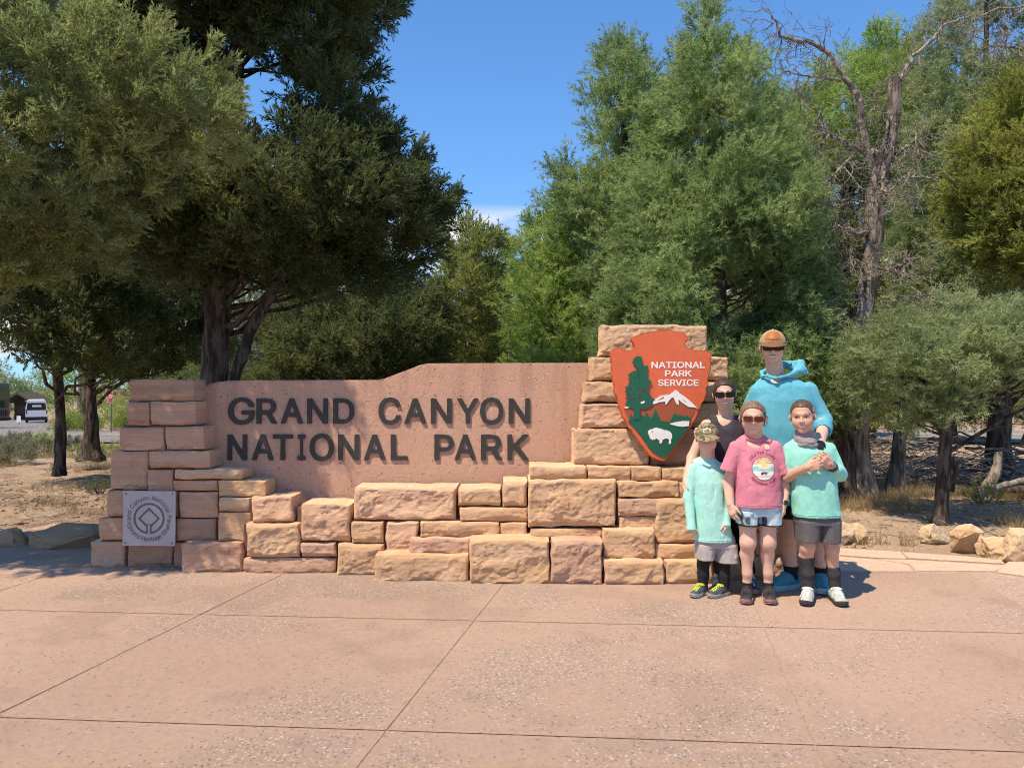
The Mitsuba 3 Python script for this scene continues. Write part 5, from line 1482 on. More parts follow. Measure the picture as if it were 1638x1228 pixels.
def hand_mesh(wrist, d, n, t, L, curl=(25, 30, 25), spread=6, thumb=35, h=None):
    """A hand: wrist point, pointing direction d, palm normal n, thumb side t, length L. Five unequal fingers bent at the knuckles."""
    d = unit(np.asarray(d, float)); n = np.asarray(n, float); n = unit(n - d * (n @ d)); t0 = np.asarray(t, float); t = np.cross(d, n); t = t if t @ t0 > 0 else -t
    w = np.asarray(wrist, float)
    at = lambda a, b, c: w + L * (a * d + b * t + c * n)
    pr = [Cone(at(-.05, 0, 0), at(0.14, 0.02, 0), .135, .15), Cone(at(.10, .13, 0), at(.46, .17, 0), .105, .088), Cone(at(.10, .02, 0), at(.50, .05, -.01), .11, .088), Cone(at(.10, -.07, 0), at(.48, -.06, -.01), .105, .085), Cone(at(.08, -.15, 0), at(.43, -.17, 0), .095, .078)]
    palm = union(pr, 0.05 * L)
    scaled = [Cone(p.a, p.b, p.ra * L, p.rb * L) for p in pr]
    palm = union(scaled, 0.05 * L)
    fs = []
    for k, (b, a0, ln, r) in enumerate(((.175, .47, .40, .058), (.06, .50, .46, .060), (-.06, .48, .42, .057), (-.175, .42, .33, .050))):
        p = at(a0, b, 0.0); ang = 0; sp = math.radians(spread * (1.5 - k) / 1.5)
        segs = []
        for s, (frac, c) in enumerate(zip((.44, .31, .25), curl)):
            ang += math.radians(c * (1 + 0.12 * k))
            dr_ = unit(math.cos(ang) * (d * math.cos(sp) + t * math.sin(sp)) + math.sin(ang) * n)
            q = p + dr_ * ln * L * frac
            segs.append(Cone(p, q, r * L * (1 - .12 * s), r * L * (1 - .12 * (s + 1))))
            p = q
        fs.append(union(segs, 0.012 * L))
    a = math.radians(thumb)
    p0 = at(.12, .14, .03); p1 = p0 + L * .22 * unit(d * math.cos(a) + t * math.sin(a) + n * .35); p2 = p1 + L * .17 * unit(d * math.cos(a * .6) + t * math.sin(a * .6) + n * .45); p3 = p2 + L * .13 * unit(d + n * .6 + t * .1)
    th = union([Cone(p0, p1, .085 * L, .07 * L), Cone(p1, p2, .068 * L, .06 * L), Cone(p2, p3, .058 * L, .048 * L)], .02 * L)
    def f(p):
        x = palm(p)
        for g in fs: x = np.minimum(smin(x, g(p), 0.016 * L), x)
        return smin(x, th(p), 0.03 * L)
    lo, hi = w - 1.15 * L, w + 1.15 * L
    return nets(f, lo, hi, h or max(0.003, L * 0.02))


def shoe(key, ankle, turn_, L, mats, dangling=False):
    """A sports shoe: upper with collar and tongue, thick sole, laces. It stands under the ankle, turned by turn_ degrees from facing the camera."""
    q = -np.asarray(ankle)[:2] / np.linalg.norm(np.asarray(ankle)[:2])
    a_ = math.radians(turn_)
    f = np.array([q[0] * math.cos(a_) - q[1] * math.sin(a_), q[0] * math.sin(a_) + q[1] * math.cos(a_), 0.0])
    s = np.array([-f[1], f[0], 0.0])
    heel = np.array([ankle[0], ankle[1], 0.0]) - f * (0.19 * L)
    R = np.stack([s, f, [0, 0, 1.0]], 1)
    loc = lambda p: (p - heel) @ R
    up = union([Cone((0, .14, .19), (0.01, .45, .20), .15, .16), Cone((0.01, .45, .17), (.015, .82, .10), .165, .135), Cone((0, .16, .22), (0, .17, .36), .135, .145), Cone((0, .30, .30), (0, .52, .22), .12, .11), Ell((.01, .80, .09), (.165, .19, .125))], 0.07)
    fn = lambda p: np.maximum(up(loc(p) / L) * L, 0.022 - p[:, 2])
    ctr = heel + f * L * .5
    hole = Cone((0, .15, .40), (0, .16, .60), .10, .11)
    fn2 = lambda p: np.maximum(fn(p), -(hole(loc(p) / L) * L))
    m = nets(fn2, ctr - [L * .8, L * .8, .1], ctr + [L * .8, L * .8, L * .62], 0.0075)
    k = obj('shoe', m, mats[0], key, smooth=True)
    a = [(-.13, .06), (-.155, .2), (-.135, .42), (-.165, .66), (-.155, .84), (-.09, .97), (.02, 1.005), (.12, .95), (.18, .82), (.185, .66), (.15, .42), (.155, .2), (.13, .06), (.07, -.005), (-.07, -.005)]
    pl = Polygon(a).buffer(.03).buffer(-.02)
    lower, upper = prism(pl.buffer(-.012), .05), prism(pl.buffer(.006), .075)
    upper.apply_translation((0, 0, .05))
    so = cat(lower, upper).subdivide_to_size(.12)
    v = np.asarray(so.vertices); v[:, 2] += .07 * np.clip((v[:, 1] - .72) / .28, 0, 1) ** 2 + .02 * np.clip((.12 - v[:, 1]) / .12, 0, 1)
    so.vertices = v * L @ R.T + heel + [0, 0, 0.0005]
    obj('sole', so, mats[1], k, smooth=30)
    out = []
    for i in range(5):
        y = .40 + .085 * i; z = np.interp(y, [.38, .55, .8], [.395, .325, .24])
        for sg in (-1, 1):
            pts = np.array([[-.085 * sg, y, z - .02], [0, y + .035, z + .012], [.085 * sg, y + .07, z - .035]])
            out.append(tube(pts * L @ R.T + heel, .011 * L / .25 * .28 if False else .0032, 5))
    for sg in (-1, 1):
        th = np.linspace(0, 2 * PI, 14)
        pts = np.stack([sg * (.05 + .055 * (1 - np.cos(th)) * .9), .40 - .05 * np.sin(th), .41 - .05 * (1 - np.cos(th)) * .5], 1)
        out.append(tube(pts * L @ R.T + heel, .003, 5))
        end = np.array([[0, .40, .41], [sg * .06, .46, .38], [sg * .13, .52, .28], [sg * .17, .56, .16]])
        out.append(tube(end * L @ R.T + heel, .0028, 5))
    if dangling:
        end = np.array([[.0, .44, .41], [-.03, .55, .33], [-.09, .66, .27], [-.19, .70, .14], [-.22, .73, .01]])
        out.append(tube(end * L @ R.T + heel, .004, 5))
    obj('lace', cat(out), mats[2], k, smooth=True)


def clipped(f, planes):
    """f cut by half spaces: keeps where (p - q) . n < 0."""
    def g(p):
        d = f(p)
        for q, n in planes: d = np.maximum(d, (p - q) @ n)
        return d
    return g


def wrinkle(m, amp, freq, seed, squash=(1, 1, 1)):
    v = np.asarray(m.vertices)
    n = m.vertex_normals
    w = meshkit.fbm(v * freq * np.asarray(squash), 3, seed) - 0.5
    r = np.abs(meshkit.fbm(v * freq * 0.7 * np.asarray(squash) + 7, 2, seed + 5) - 0.5)
    v2 = v * freq * 1.5 * np.asarray(squash) + 0.8 * w[:, None]
    r2 = np.abs(meshkit.fbm(v2, 2, seed + 11) - 0.5)
    m.vertices = v + n * (-1.5 * amp * np.clip(0.10 - r2, 0, 1) * (meshkit.noise(v * 6, seed) > 0.4))[:, None] + n * (0.5 * amp * (w * 1.6 - np.clip(0.12 - r, 0, 1) * 3.0))[:, None]
    return m


def drape(m2, shirt, cx, cz, off=0.0025):
    """Lays a flat print (x, z about a centre) on the front of a garment."""
    from scipy.interpolate import LinearNDInterpolator
    v, n = np.asarray(shirt.vertices), shirt.vertex_normals
    m = m2.subdivide_to_size(0.012)
    p = np.asarray(m.vertices)
    k = (n[:, 1] < -0.15) & (np.abs(v[:, 0] - cx) < 0.22) & (np.abs(v[:, 2] - cz) < 0.22)
    q = v[k]
    # the foremost layer only
    it = LinearNDInterpolator(q[:, [0, 2]], q[:, 1])
    y = it(p[:, 0] + cx, p[:, 1] + cz)
    y = np.where(np.isnan(y), np.nanmean(y), y)
    m.vertices = np.stack([p[:, 0] + cx, y - off - p[:, 2], p[:, 1] + cz], 1)
    return m


def limb_chain(pts, radii, flat=1.0):
    return [Cone(pts[i], pts[i + 1], radii[i], radii[i + 1]) for i in range(len(pts) - 1)]


def leg_prims(hip, knee, ankle, r):
    """Thigh, knee, calf with its swell behind, ankle."""
    hip, knee, ankle = map(np.asarray, (hip, knee, ankle))
    calf = knee * .68 + ankle * .32 + [0, .018, 0]
    low = knee * .25 + ankle * .75
    return [Cone(hip, knee, r[0], r[1]), Ell(knee + [0, -.006, 0], (r[1] * .93, r[1] * .96, r[1] * 1.2)), Cone(knee, calf, r[1] * .92, r[2]), Cone(calf, low, r[2], r[3] * 1.15), Cone(low, ankle, r[3] * 1.12, r[3]), Cone(ankle, ankle + [0, 0, -.045], r[3], r[3])]


def sock(key, hip, knee, ankle, r, top, mat, grow=0.005):
    """A sock over the lower leg up to height top."""
    f = union(leg_prims(hip, knee, ankle, [x + grow for x in r]), .022)
    a = np.asarray(ankle)
    m = nets(clipped(f, [plane_z(top)]), [a[0] - .12, a[1] - .14, .02], [a[0] + .12, a[1] + .14, top + .03], .0065)
    return obj('sock', m, mat, key, smooth=True)


def band(key, name, mat, c, d, r, w, parent_face=None):
    """A strap round a wrist at c, across direction d; returns its key."""
    a = unit(np.cross(d, [0.2, .9, .3])); b = np.cross(unit(d), a)
    th = np.linspace(0, 2 * PI, 25)
    rows = []
    for rr, dd in ((r, -w), (r * 1.14, -w), (r * 1.14, w), (r, w)):
        rows.append(c + rr * (np.cos(th)[:, None] * a + np.sin(th)[:, None] * b) + unit(d) * dd)
    V = np.vstack(rows); n = 25
    F = []
    for k in range(4):
        i = np.arange(n - 1); p, q = k * n, ((k + 1) % 4) * n
        F.append(np.stack([p + i, p + i + 1, q + i + 1, q + i], 1))
    F = np.vstack(F)
    m = trimesh.Trimesh(V, np.vstack([F[:, [0, 1, 2]], F[:, [0, 2, 3]]]), process=False)
    m.fix_normals()
    return obj(name, m, mat, key, smooth=40)
# ---------------------------------------------------------------- the family
def body_mesh(prims, k, pts, h=0.009, pad=0.16):
    lo, hi = bounds(pts, pad)
    lo[2] = max(lo[2], 0.0)
    return nets(union(prims, k), lo, hi, h)


def rows(Y, data):
    """Loft rows from the photograph: (v, left u, right u, half depth, shift back)."""
    out = []
    for v, a, b, dpt, dy in data:
        l, r = P(a, v, Y), P(b, v, Y)
        out.append((l[2], (l[0] + r[0]) / 2, Y + dy, (r[0] - l[0]) / 2, dpt))
    return out


def plane_z(z, up=True):
    return (np.array([0, 0, z]), np.array([0, 0, 1.0 if up else -1.0]))


def hem_ring(m, mat, parent, z):
    """The turned-up hem: a thin cord along the garment's lower edge."""
    sec = m.section(plane_origin=[0, 0, z + .016], plane_normal=[0, 0, 1])
    if sec is None: return
    p = max(sec.discrete, key=len)
    obj('hem', tube(p[::2], .0028, 5), mat, parent, smooth=True)


# ---- girl in the pink shirt
RG, RB, RO, RW, RM = (.066, .052, .044, .028), (.055, .040, .035, .028), (.062, .046, .042, .031), (.075, .050, .044, .03), (.086, .058, .052, .037)
gk = thing('person', 'girl in pink printed t-shirt, pale blue shorts and reddish sunglasses', 'person')
Yg = 5.08
pg = lambda u, v, Y=Yg: P(u, v, Y)
Hd = 0.222
Rg = rot_head(-15, 2, 2)
cg = pg(1204, 668.5, Yg - .02)
hm, front, Wg = make_head(cg, Hd, Rg, 1.12, True, pg(1208, 708, Yg + .03), .25)
elbL, wriL, elbR, wriR = pg(1164, 772, Yg + .01), pg(1168, 806, Yg - .05), pg(1255, 778, Yg + .01), pg(1253, 805, Yg - .05)
shL, shR = pg(1174, 716, Yg + .02), pg(1240, 716, Yg + .02)
hpL, hpR = pg(1195, 815, Yg), pg(1227, 815, Yg)
knL, knR = pg(1196, 866, Yg - .02), pg(1228, 866, Yg - .02)
anL, anR = pg(1194.5, 932, Yg + .03), pg(1228, 932, Yg + .03)
tor = Loft(rows(Yg, [(703, 1188, 1228, .06, .03), (712, 1178, 1238, .075, .02), (740, 1180, 1239, .095, 0), (775, 1178, 1242, .10, 0), (812, 1178, 1245, .105, 0)]), 2.3)
pr = [tor] + limb_chain([pg(1178, 720, Yg - .02), elbL, wriL], [.036, .036, .027]) + limb_chain([pg(1238, 720, Yg - .02), elbR, wriR], [.036, .036, .027]) + leg_prims(hpL, knL, anL, RG) + leg_prims(hpR, knR, anR, RG)
bm = body_mesh(pr, .022, [shL, shR, elbL, elbR, wriL, wriR, anL, anR])
hl = hand_mesh(wriL, [.10, -.25, -1], [.8, .5, 0], [.3, -1, 0], .135, (18, 22, 18))
hr = hand_mesh(wriR, [-.12, -.25, -1], [-.8, .5, 0], [-.3, -1, 0], .135, (18, 22, 18))
obj('body', cat(hm, bm, hl, hr), 'skin', gk, smooth=True)
st = Loft(rows(Yg, [(697, 1190, 1226, .062, .03), (706, 1177, 1239, .088, .02), (716, 1169, 1247, .105, .01), (745, 1173, 1244, .124, -.005), (775, 1172, 1246, .134, -.01), (808, 1171, 1250, .14, -.005)]), 2.3)
sl = [Cone(pg(1178, 717, Yg - .02), pg(1162, 756, Yg - .03), .054, .055), Cone(pg(1238, 717, Yg - .02), pg(1255, 758, Yg - .03), .054, .055)]
fs = tucked(st, sl, .014)
ends = [Cone(pg(1160, 756), pg(1156, 775), .075, .075), Cone(pg(1257, 758), pg(1261, 777), .075, .075)]
neck = Cone(pg(1208, 692, Yg - .04), pg(1208, 703, Yg - .06), .055, .058)
def f_shirt(p):
    d = fs(p)
    for (q, n) in ((pg(1161.5, 753), unit(np.array([-.28, 0, -1.]))), (pg(1255.5, 755), unit(np.array([.28, 0, -1.])))):
        side = (p[:, 0] < cg[0]) if n[0] < 0 else (p[:, 0] > cg[0])
        arm = side & (np.abs(p[:, 0] - q[0]) < .055 + .02 * (p[:, 2] > q[2]))
        d = np.where(arm & (p[:, 2] < q[2] + .12), np.maximum(d, (p - q) @ n), d)
    return np.maximum(d, -neck(p))
sh = nets(f_shirt, [pg(1140, 0)[0], Yg - .25, pg(0, 812)[2]], [pg(1278, 0)[0], Yg + .25, pg(0, 692)[2]], .0065)
sh = wrinkle(sh, .013, 15, 3, (1, 1, .7))
shk = obj('shirt', sh, 'shirt_pink', gk, smooth=True)
th = np.linspace(0, 2 * PI, 36)
obj('neckband', tube(np.stack([pg(1208, 0)[0] + .068 * np.cos(th), Yg + .012 + .070 * np.sin(th), pg(0, 699)[2] + .020 * np.sin(th)], 1), .0085, 8), 'shirt_pink', shk, smooth=True)
hem_ring(sh, 'shirt_pink', shk, pg(0, 807)[2])
c0 = pg(1211.5, 746, Yg); rr = .079
circ = Point(0, 0).buffer(rr, 32)
def dec(name, poly, mat, off, parent=shk):
    obj(name, drape(prism(poly, .0012), sh, c0[0], c0[2], off), mat, parent, smooth=False)
dec('print_ground', circ, 'print_plum', .001)
inner = Point(0, 0).buffer(rr * .95, 32)
dec('print_sky', inner.intersection(shapely.box(-.1, -.012, .1, .1)).difference(shapely.union_all([Polygon([(0, .035), (.12 * math.cos(a), .035 + .12 * math.sin(a)), (.12 * math.cos(a + .11), .035 + .12 * math.sin(a + .11))]) for a in np.arange(0, PI, .26)])), 'print_cream', .0024)
dec('print_sun', Point(0, .034).buffer(.021), 'print_yellow', .004)
dec('print_lake', inner.intersection(Polygon([(-.09, .012), (-.045, .02), (-.02, .002), (.02, .0), (.05, .014), (.09, .02), (.09, -.016), (-.09, -.016)])).difference(Polygon([(-.03, .01), (.03, .01), (.05, -.002), (-.05, -.002)])), 'print_teal', .0038)
dec('print_shore', inner.intersection(Polygon([(-.09, -.018), (-.02, -.013), (.09, -.019), (.09, -.05), (-.09, -.05)])), 'print_white', .0038)
dec('print_shore', inner.intersection(Polygon([(-.09, -.054), (.09, -.053), (.09, -.08), (-.09, -.08)])), 'print_white', .0038)
bear = Polygon([(-.022, -.030), (-.018, -.024), (-.010, -.022), (0, -.021), (.010, -.022), (.015, -.020), (.021, -.024), (.022, -.028), (.015, -.030), (.014, -.042), (.008, -.042), (.007, -.034), (-.006, -.034), (-.009, -.042), (-.016, -.042), (-.016, -.034), (-.021, -.040), (-.024, -.040)])
dec('print_bear', bear, 'print_dark', .0055)
obj('lettering', drape(arc_text('CRATER LAKE', 0, 0, .094, .0185, .0012, 92, spacing=1.1, bold=True), sh, c0[0], c0[2], .002), 'print_plum', shk)
obj('lettering', drape(arc_text('NATIONAL PARK', 0, 0, .108, .0165, .0012, 270, True, spacing=1.1, bold=True), sh, c0[0], c0[2], .002), 'print_plum', shk)
# a small flower pin at the neckline
fl = shapely.union_all([Point(.009 * math.cos(a), .009 * math.sin(a)).buffer(.0075) for a in np.arange(0, 2 * PI, PI / 4)])
pin = pg(1219.5, 713)
obj('flower_pin', drape(prism(fl, .004), sh, pin[0], pin[2], .004), 'print_cream', shk)
obj('flower_pin_centre', drape(prism(Point(0, 0).buffer(.006), .003), sh, pin[0], pin[2], .009), 'print_yellow', shk)
shl = [Loft(rows(Yg, [(800, 1174, 1249, .118, 0), (818, 1175, 1248, .122, 0), (822, 1175, 1248, .12, 0)]), 2.4),
       Loft(rows(Yg, [(815, 1176, 1212.5, .115, 0), (837, 1178, 1211.5, .105, -.005)]), 2.3), Loft(rows(Yg, [(815, 1211, 1248, .115, 0), (837.5, 1212.5, 1247, .105, -.005)]), 2.3)]
sm = nets(union(shl, .012), [pg(1165, 0)[0], Yg - .2, pg(0, 842)[2]], [pg(1258, 0)[0], Yg + .2, pg(0, 798)[2]], .0065)
sk = obj('shorts', wrinkle(sm, .008, 20, 5, (1, 1, .4)), 'shorts_dye', gk, smooth=True)
hems = []
for a, b in ((1178, 1211.5), (1212.5, 1247)):
    l, r_ = pg(a, 837), pg(b, 837.3)
    th = np.linspace(0, 2 * PI, 40)
    hx, hy = np.sign(np.cos(th)) * np.abs(np.cos(th)) ** .87, np.sign(np.sin(th)) * np.abs(np.sin(th)) ** .87
    hems.append(tube(np.stack([(l[0] + r_[0]) / 2 + hx * ((r_[0] - l[0]) / 2 + .001), Yg - .005 + hy * .106, np.full(40, l[2] + .001)], 1), .0045, 5))
obj('hem', cat(hems), 'cloth_black', sk, smooth=True)
hair_cap(gk, Wg, 'hair_brown', [(-.5, .40), (-.33, .37), (-.24, .22), (-.14, .02), (0, -.02), (.15, -.25), (.4, -.34)], .035, 1.06, [Cone((-.30, .10, .05), (-.34, .16, -.30), .07, .04), Cone((.31, .10, .05), (.33, .17, -.22), .07, .045), Cone((.05, .42, .15), (.1, .55, -.35), .12, .06)], 2)
strands = [tube(Wg(bend([.34, -.02, .22], [.40 + .03 * i, .12, -.30 + .06 * i], 7, .12, np.random.default_rng(i))), .0016, 4) for i in range(5)] + [tube(Wg(bend([-.35, .0, .2], [-.40, .1, -.30 + .05 * i], 7, .12, np.random.default_rng(9 + i))), .0016, 4) for i in range(3)]
obj('loose_hair', cat(strands), 'hair_brown', gk, smooth=True, kind='stuff')
face(gk, front, Wg, .9, .026, 'hair_brown', eyes=False, wide=.125)
shades(gk, Wg, 'lens_red', 'frame_amber', .135, .085, -.462, -.005, .10, 1.08)
band(gk, 'watch_strap', 'watch_teal', wriR + [0, .0, .012], [0, .2, -1], .031, .013)
w_ = rbox(.03, .012, .034, .005); w_.apply_translation(wriR + [.006, -.036, .012]); obj('watch_face', w_, 'watch_black', gk, smooth=30)
for an, hp, kn, tn in ((anL, hpL, knL, -4), (anR, hpR, knR, 5)):
    shoe(gk, an, tn, .235, ('shoe_black', 'sole_pink', 'lace_black'))
    sock(gk, hp, kn, an, RG, an[2] + .010, 'sock_black')

# ---- small boy in mint with the camouflage cap
bk = thing('person', 'smallest boy in mint hooded shirt, camouflage cap and black socks in front of the woman', 'person')
Yb = 5.20
pb = lambda u, v, Y=Yb: P(u, v, Y)
Hd = .200
Rb = rot_head(-14, 7, -2)
cb = pb(1131, 701.5, Yb - .03)
hm, front, Wb = make_head(cb, Hd, Rb, 1.08, True, pb(1132, 738, Yb + .02), .235)
shL, shR = pb(1108, 748, Yb + .02), pb(1152, 746, Yb + .02)
elbL, wriL, elbR, wriR = pb(1101, 796, Yb - .02), pb(1105, 838, Yb - .07), pb(1160, 795, Yb - .04), pb(1161, 834, Yb - .10)
hpL, hpR, knL, knR = pb(1126, 866), pb(1158, 866), pb(1126, 893, Yb - .02), pb(1158, 893, Yb - .02)
anL, anR = pb(1124, 926, Yb + .02), pb(1158, 929, Yb - .01)
pr = [Loft(rows(Yb, [(738, 1118, 1146, .05, .02), (750, 1106, 1154, .07, 0), (800, 1112, 1160, .085, 0), (866, 1116, 1170, .085, 0)]))] + limb_chain([shL, elbL, wriL], [.030, .029, .022]) + limb_chain([shR, elbR, wriR], [.030, .029, .022]) + leg_prims(hpL, knL, anL, RB) + leg_prims(hpR, knR, anR, RB)
bm = body_mesh(pr, .02, [shL, shR, elbL, elbR, wriL, wriR, anL, anR])
hl = hand_mesh(wriL, [.12, .1, -1], [.8, .5, 0], [.3, -1, 0], .10, (30, 35, 25))
hr = hand_mesh(wriR, [-.08, -.15, -1], [-.8, .5, 0], [-.3, -1, 0], .105, (25, 30, 22))
obj('body', cat(hm, bm, hl, hr), 'skin', bk, smooth=True)
st = Loft(rows(Yb, [(733, 1119, 1145, .055, .02), (741, 1110, 1152, .075, .01), (752, 1104, 1157, .095, 0), (770, 1107, 1156, .105, -.01), (800, 1109, 1160, .112, -.01), (830, 1110, 1165, .115, -.01), (863, 1110, 1172, .12, -.005)]), 2.3)
fs = tucked(st, limb_chain([pb(1111, 750, Yb - .02), elbL, pb(1106, 843, Yb - .07)], [.043, .036, .030]) + limb_chain([pb(1151, 749, Yb - .02), elbR, pb(1161, 838, Yb - .10)], [.043, .036, .030]), .008)
def f_mint(p):
    d = fs(p)
    for q, side in ((pb(1105, 848, Yb - .07), -1), (pb(1161, 840, Yb - .10), 1)):
        arm = ((p[:, 0] - q[0]) * side > -.036) & (np.abs(p[:, 1] - Yb + .07) < .06)
        d = np.where(arm, np.maximum(d, q[2] - p[:, 2]), d) if side < 0 else d
    return d
m = nets(f_mint, [pb(1085, 0)[0], Yb - .22, pb(0, 866)[2]], [pb(1185, 0)[0], Yb + .22, pb(0, 728)[2]], .006)
m = wrinkle(m, .011, 17, 13, (1, 1, .45))
shk = obj('shirt', m, 'shirt_mint', bk, smooth=True)
hem_ring(m, 'shirt_mint', shk, pb(0, 862)[2])
th = np.linspace(0, 2 * PI, 30)
hood = cat([tube(np.stack([cb[0] + .003 + (.066 + .012 * k) * np.cos(th), Yb + .015 + (.068 + .014 * k) * np.sin(th), pb(0, 737.5 + 1.6 * k)[2] + .014 * np.sin(th)], 1), .012, 8) for k in range(2)] + [tube([pb(1124, 741, Yb - .07), pb(1133, 746, Yb - .085), pb(1142, 741, Yb - .07)], .008, 6)])
obj('hood', hood, 'shirt_mint', shk, smooth=True)
for nm, w0, e0 in (('cuff', pb(1105, 843, Yb - .07), elbL), ('cuff', pb(1161, 837, Yb - .10), elbR)):
    band(shk, nm, 'shirt_mint', w0, w0 - e0, .0285, .016)
sl_ = [Loft(rows(Yb, [(855, 1112, 1174, .10, 0), (872, 1112, 1176, .105, 0)])), Loft(rows(Yb, [(868, 1112, 1144, .10, 0), (893, 1112, 1140, .095, -.005)])), Loft(rows(Yb, [(868, 1141, 1177, .10, 0), (897, 1144, 1180, .095, -.005)]))]
m = nets(union(sl_, .012), [pb(1100, 0)[0], Yb - .2, pb(0, 902)[2]], [pb(1192, 0)[0], Yb + .2, pb(0, 852)[2]], .0065)
sk = obj('shorts', wrinkle(m, .010, 18, 15, (1, 1, .4)), 'shorts_light', bk, smooth=True)
mk = shapely.union_all([Polygon([(-.016, -.014), (.016, -.006), (.016, .002), (-.016, -.006)]), Polygon([(-.016, .0), (.016, .006), (.012, .014), (-.012, .008)])])
cm = pb(1171, 884); obj('emblem', drape(prism(mk, .001), m, cm[0], cm[2], .003), 'print_white', sk)
ball_cap(bk, Wb, 'cap_camo', 'cap_camo', None, [('patch', Point(0, .36).buffer(.11).union(shapely.box(-.15, .28, .15, .42).buffer(.02)), 'patch_line', .008), ('patch', Point(0, .36).buffer(.085).union(shapely.box(-.125, .30, .125, .40).buffer(.02)), 'patch_cream', .020), ('patch_line', shapely.union_all([Polygon([(-.1, .345), (-.05, .385), (-.02, .36), (.03, .40), (.1, .345)]).difference(Polygon([(-.07, .352), (-.05, .37), (.07, .352)])), shapely.box(-.08, .315, .08, .325)]), 'patch_line', .034)], 1.04, 0.0, .30)
hair_cap(bk, Wb, 'hair_short', [(-.5, .45), (-.2, .25), (-.05, .0), (.1, -.12), (.4, -.3)], .012, 1.04, (), 4)
face(bk, front, Wb, .9, .030, 'hair_short', True, .105)
for an, hp, kn, tn, dang in ((anL, hpL, knL, -28, False), (anR, hpR, knR, -42, True)):
    shoe(bk, an, tn, .20, ('shoe_navy', 'sole_grey', 'lace_lime'), dang)
    sock(bk, hp, kn, an, RB, kn[2] + .01, 'sock_black')

# ---- older boy on the right
ok_ = thing('person', 'boy in aqua long sleeved shirt and dark grey shorts clasping a hand on his chest', 'person')
Yo = 5.05
po = lambda u, v, Y=Yo: P(u, v, Y)
Hd = .228
Ro = rot_head(-26, 3, -4)
co = po(1283.5, 666, Yo - .02)
hm, front, Wo = make_head(co, Hd, Ro, 1.03, True, po(1290, 708, Yo + .03), .235)
shL, shR = po(1262, 722, Yo + .02), po(1327, 720, Yo + .02)
elbL, wriL = po(1258, 762, Yo - .01), po(1291, 747, Yo - .165)
elbR, wriR = po(1343, 759, Yo - .01), po(1329, 744, Yo - .14)
hpL, hpR, knL, knR = po(1290, 836), po(1323, 836), po(1291, 874, Yo - .02), po(1330, 876, Yo - .02)
anL, anR = po(1292, 930, Yo + .02), po(1334, 930, Yo + .02)
pr = [Loft(rows(Yo, [(704, 1274, 1310, .055, .03), (716, 1260, 1327, .08, .01), (760, 1266, 1330, .095, 0), (832, 1276, 1336, .10, 0)]))] + limb_chain([shL, elbL, wriL], [.036, .037, .026]) + limb_chain([shR, elbR, wriR], [.036, .037, .026]) + leg_prims(hpL, knL, anL, RO) + leg_prims(hpR, knR, anR, RO)
bm = body_mesh(pr, .02, [shL, shR, elbL, elbR, wriL, wriR, anL, anR], .009)
hl = hand_mesh(wriL, [.95, -.15, .28], [.25, 1, -.1], [0, -.2, 1], .15, (22, 35, 30))
hr = hand_mesh(wriR, [-.80, -.30, .50], [-.2, 1, .2], [0, -.2, 1], .15, (22, 35, 30))
obj('body', cat(hm, bm, hl, hr), 'skin_tan', ok_, smooth=True)
st = Loft(rows(Yo, [(702, 1272, 1312, .062, .03), (710, 1261, 1325, .088, .02), (722, 1257, 1333, .108, .01), (760, 1263, 1335, .122, -.005), (800, 1266, 1338, .125, -.01), (824, 1268, 1342, .13, -.005)]), 2.3)
fs = tucked(st, limb_chain([po(1264, 721), po(1258, 757, Yo - .005)], [.054, .048]) + limb_chain([po(1325, 720), elbR, po(1337, 752, Yo - .09)], [.054, .046, .042]), .014)
qn = po(1258, 756)
def f_aqua(p):
    d = fs(p)
    arm = (p[:, 0] < qn[0] + .035) & (p[:, 2] > qn[2] - .12)
    return np.where(arm, np.maximum(d, qn[2] - p[:, 2] - .25 * (p[:, 0] - qn[0])), d)
m = nets(f_aqua, [po(1238, 0)[0], Yo - .26, po(0, 827)[2]], [po(1362, 0)[0], Yo + .24, po(0, 698)[2]], .0065)
m = wrinkle(m, .012, 15, 23, (1, 1, .5))
obj('shirt', m, 'shirt_aqua', ok_, smooth=True)
hem_ring(m, 'shirt_aqua', ok_ + '__shirt', po(0, 823)[2])
sl_ = [Loft(rows(Yo, [(815, 1271, 1340, .115, 0), (836, 1271, 1341, .118, 0)])), Loft(rows(Yo, [(830, 1271.5, 1309, .115, 0), (863, 1273, 1306, .105, -.005)])), Loft(rows(Yo, [(830, 1306, 1341, .115, 0), (865, 1306.5, 1340, .105, -.005)]))]
m = nets(union(sl_, .010), [po(1260, 0)[0], Yo - .2, po(0, 869)[2]], [po(1352, 0)[0], Yo + .2, po(0, 812)[2]], .0065)
obj('shorts', wrinkle(m, .010, 18, 25, (1, 1, .35)), 'shorts_grey', ok_, smooth=True)
# neck gaiter, folded down
gl = Loft([(po(0, 713)[2], po(1289, 0)[0], Yo - .005, .088, .092), (po(0, 706)[2], po(1288, 0)[0], Yo - .01, .080, .088), (po(0, 698)[2], po(1286, 0)[0], Yo, .069, .074), (po(0, 689)[2], po(1286, 0)[0], Yo + .01, .063, .066)], 2.0)
obj('neck_gaiter', wrinkle(nets(gl, [po(1255, 0)[0], Yo - .16, po(0, 716)[2]], [po(1320, 0)[0], Yo + .16, po(0, 686)[2]], .005), .022, 26, 27, (.5, .5, 1.6)), 'gaiter_grey', ok_, smooth=True)
hair_cap(ok_, Wo, 'hair_short', [(-.5, .36), (-.36, .33), (-.27, .28), (-.21, .12), (-.08, .06), (.05, .05), (.15, -.12), (.35, -.26)], .016, .98, (), 6, .008)
face(ok_, front, Wo, 1.0, .032, 'hair_short', True, .12)
band(ok_, 'watch_strap', 'watch_black', wriR + (elbR - wriR) * .12, elbR - wriR, .031, .014)
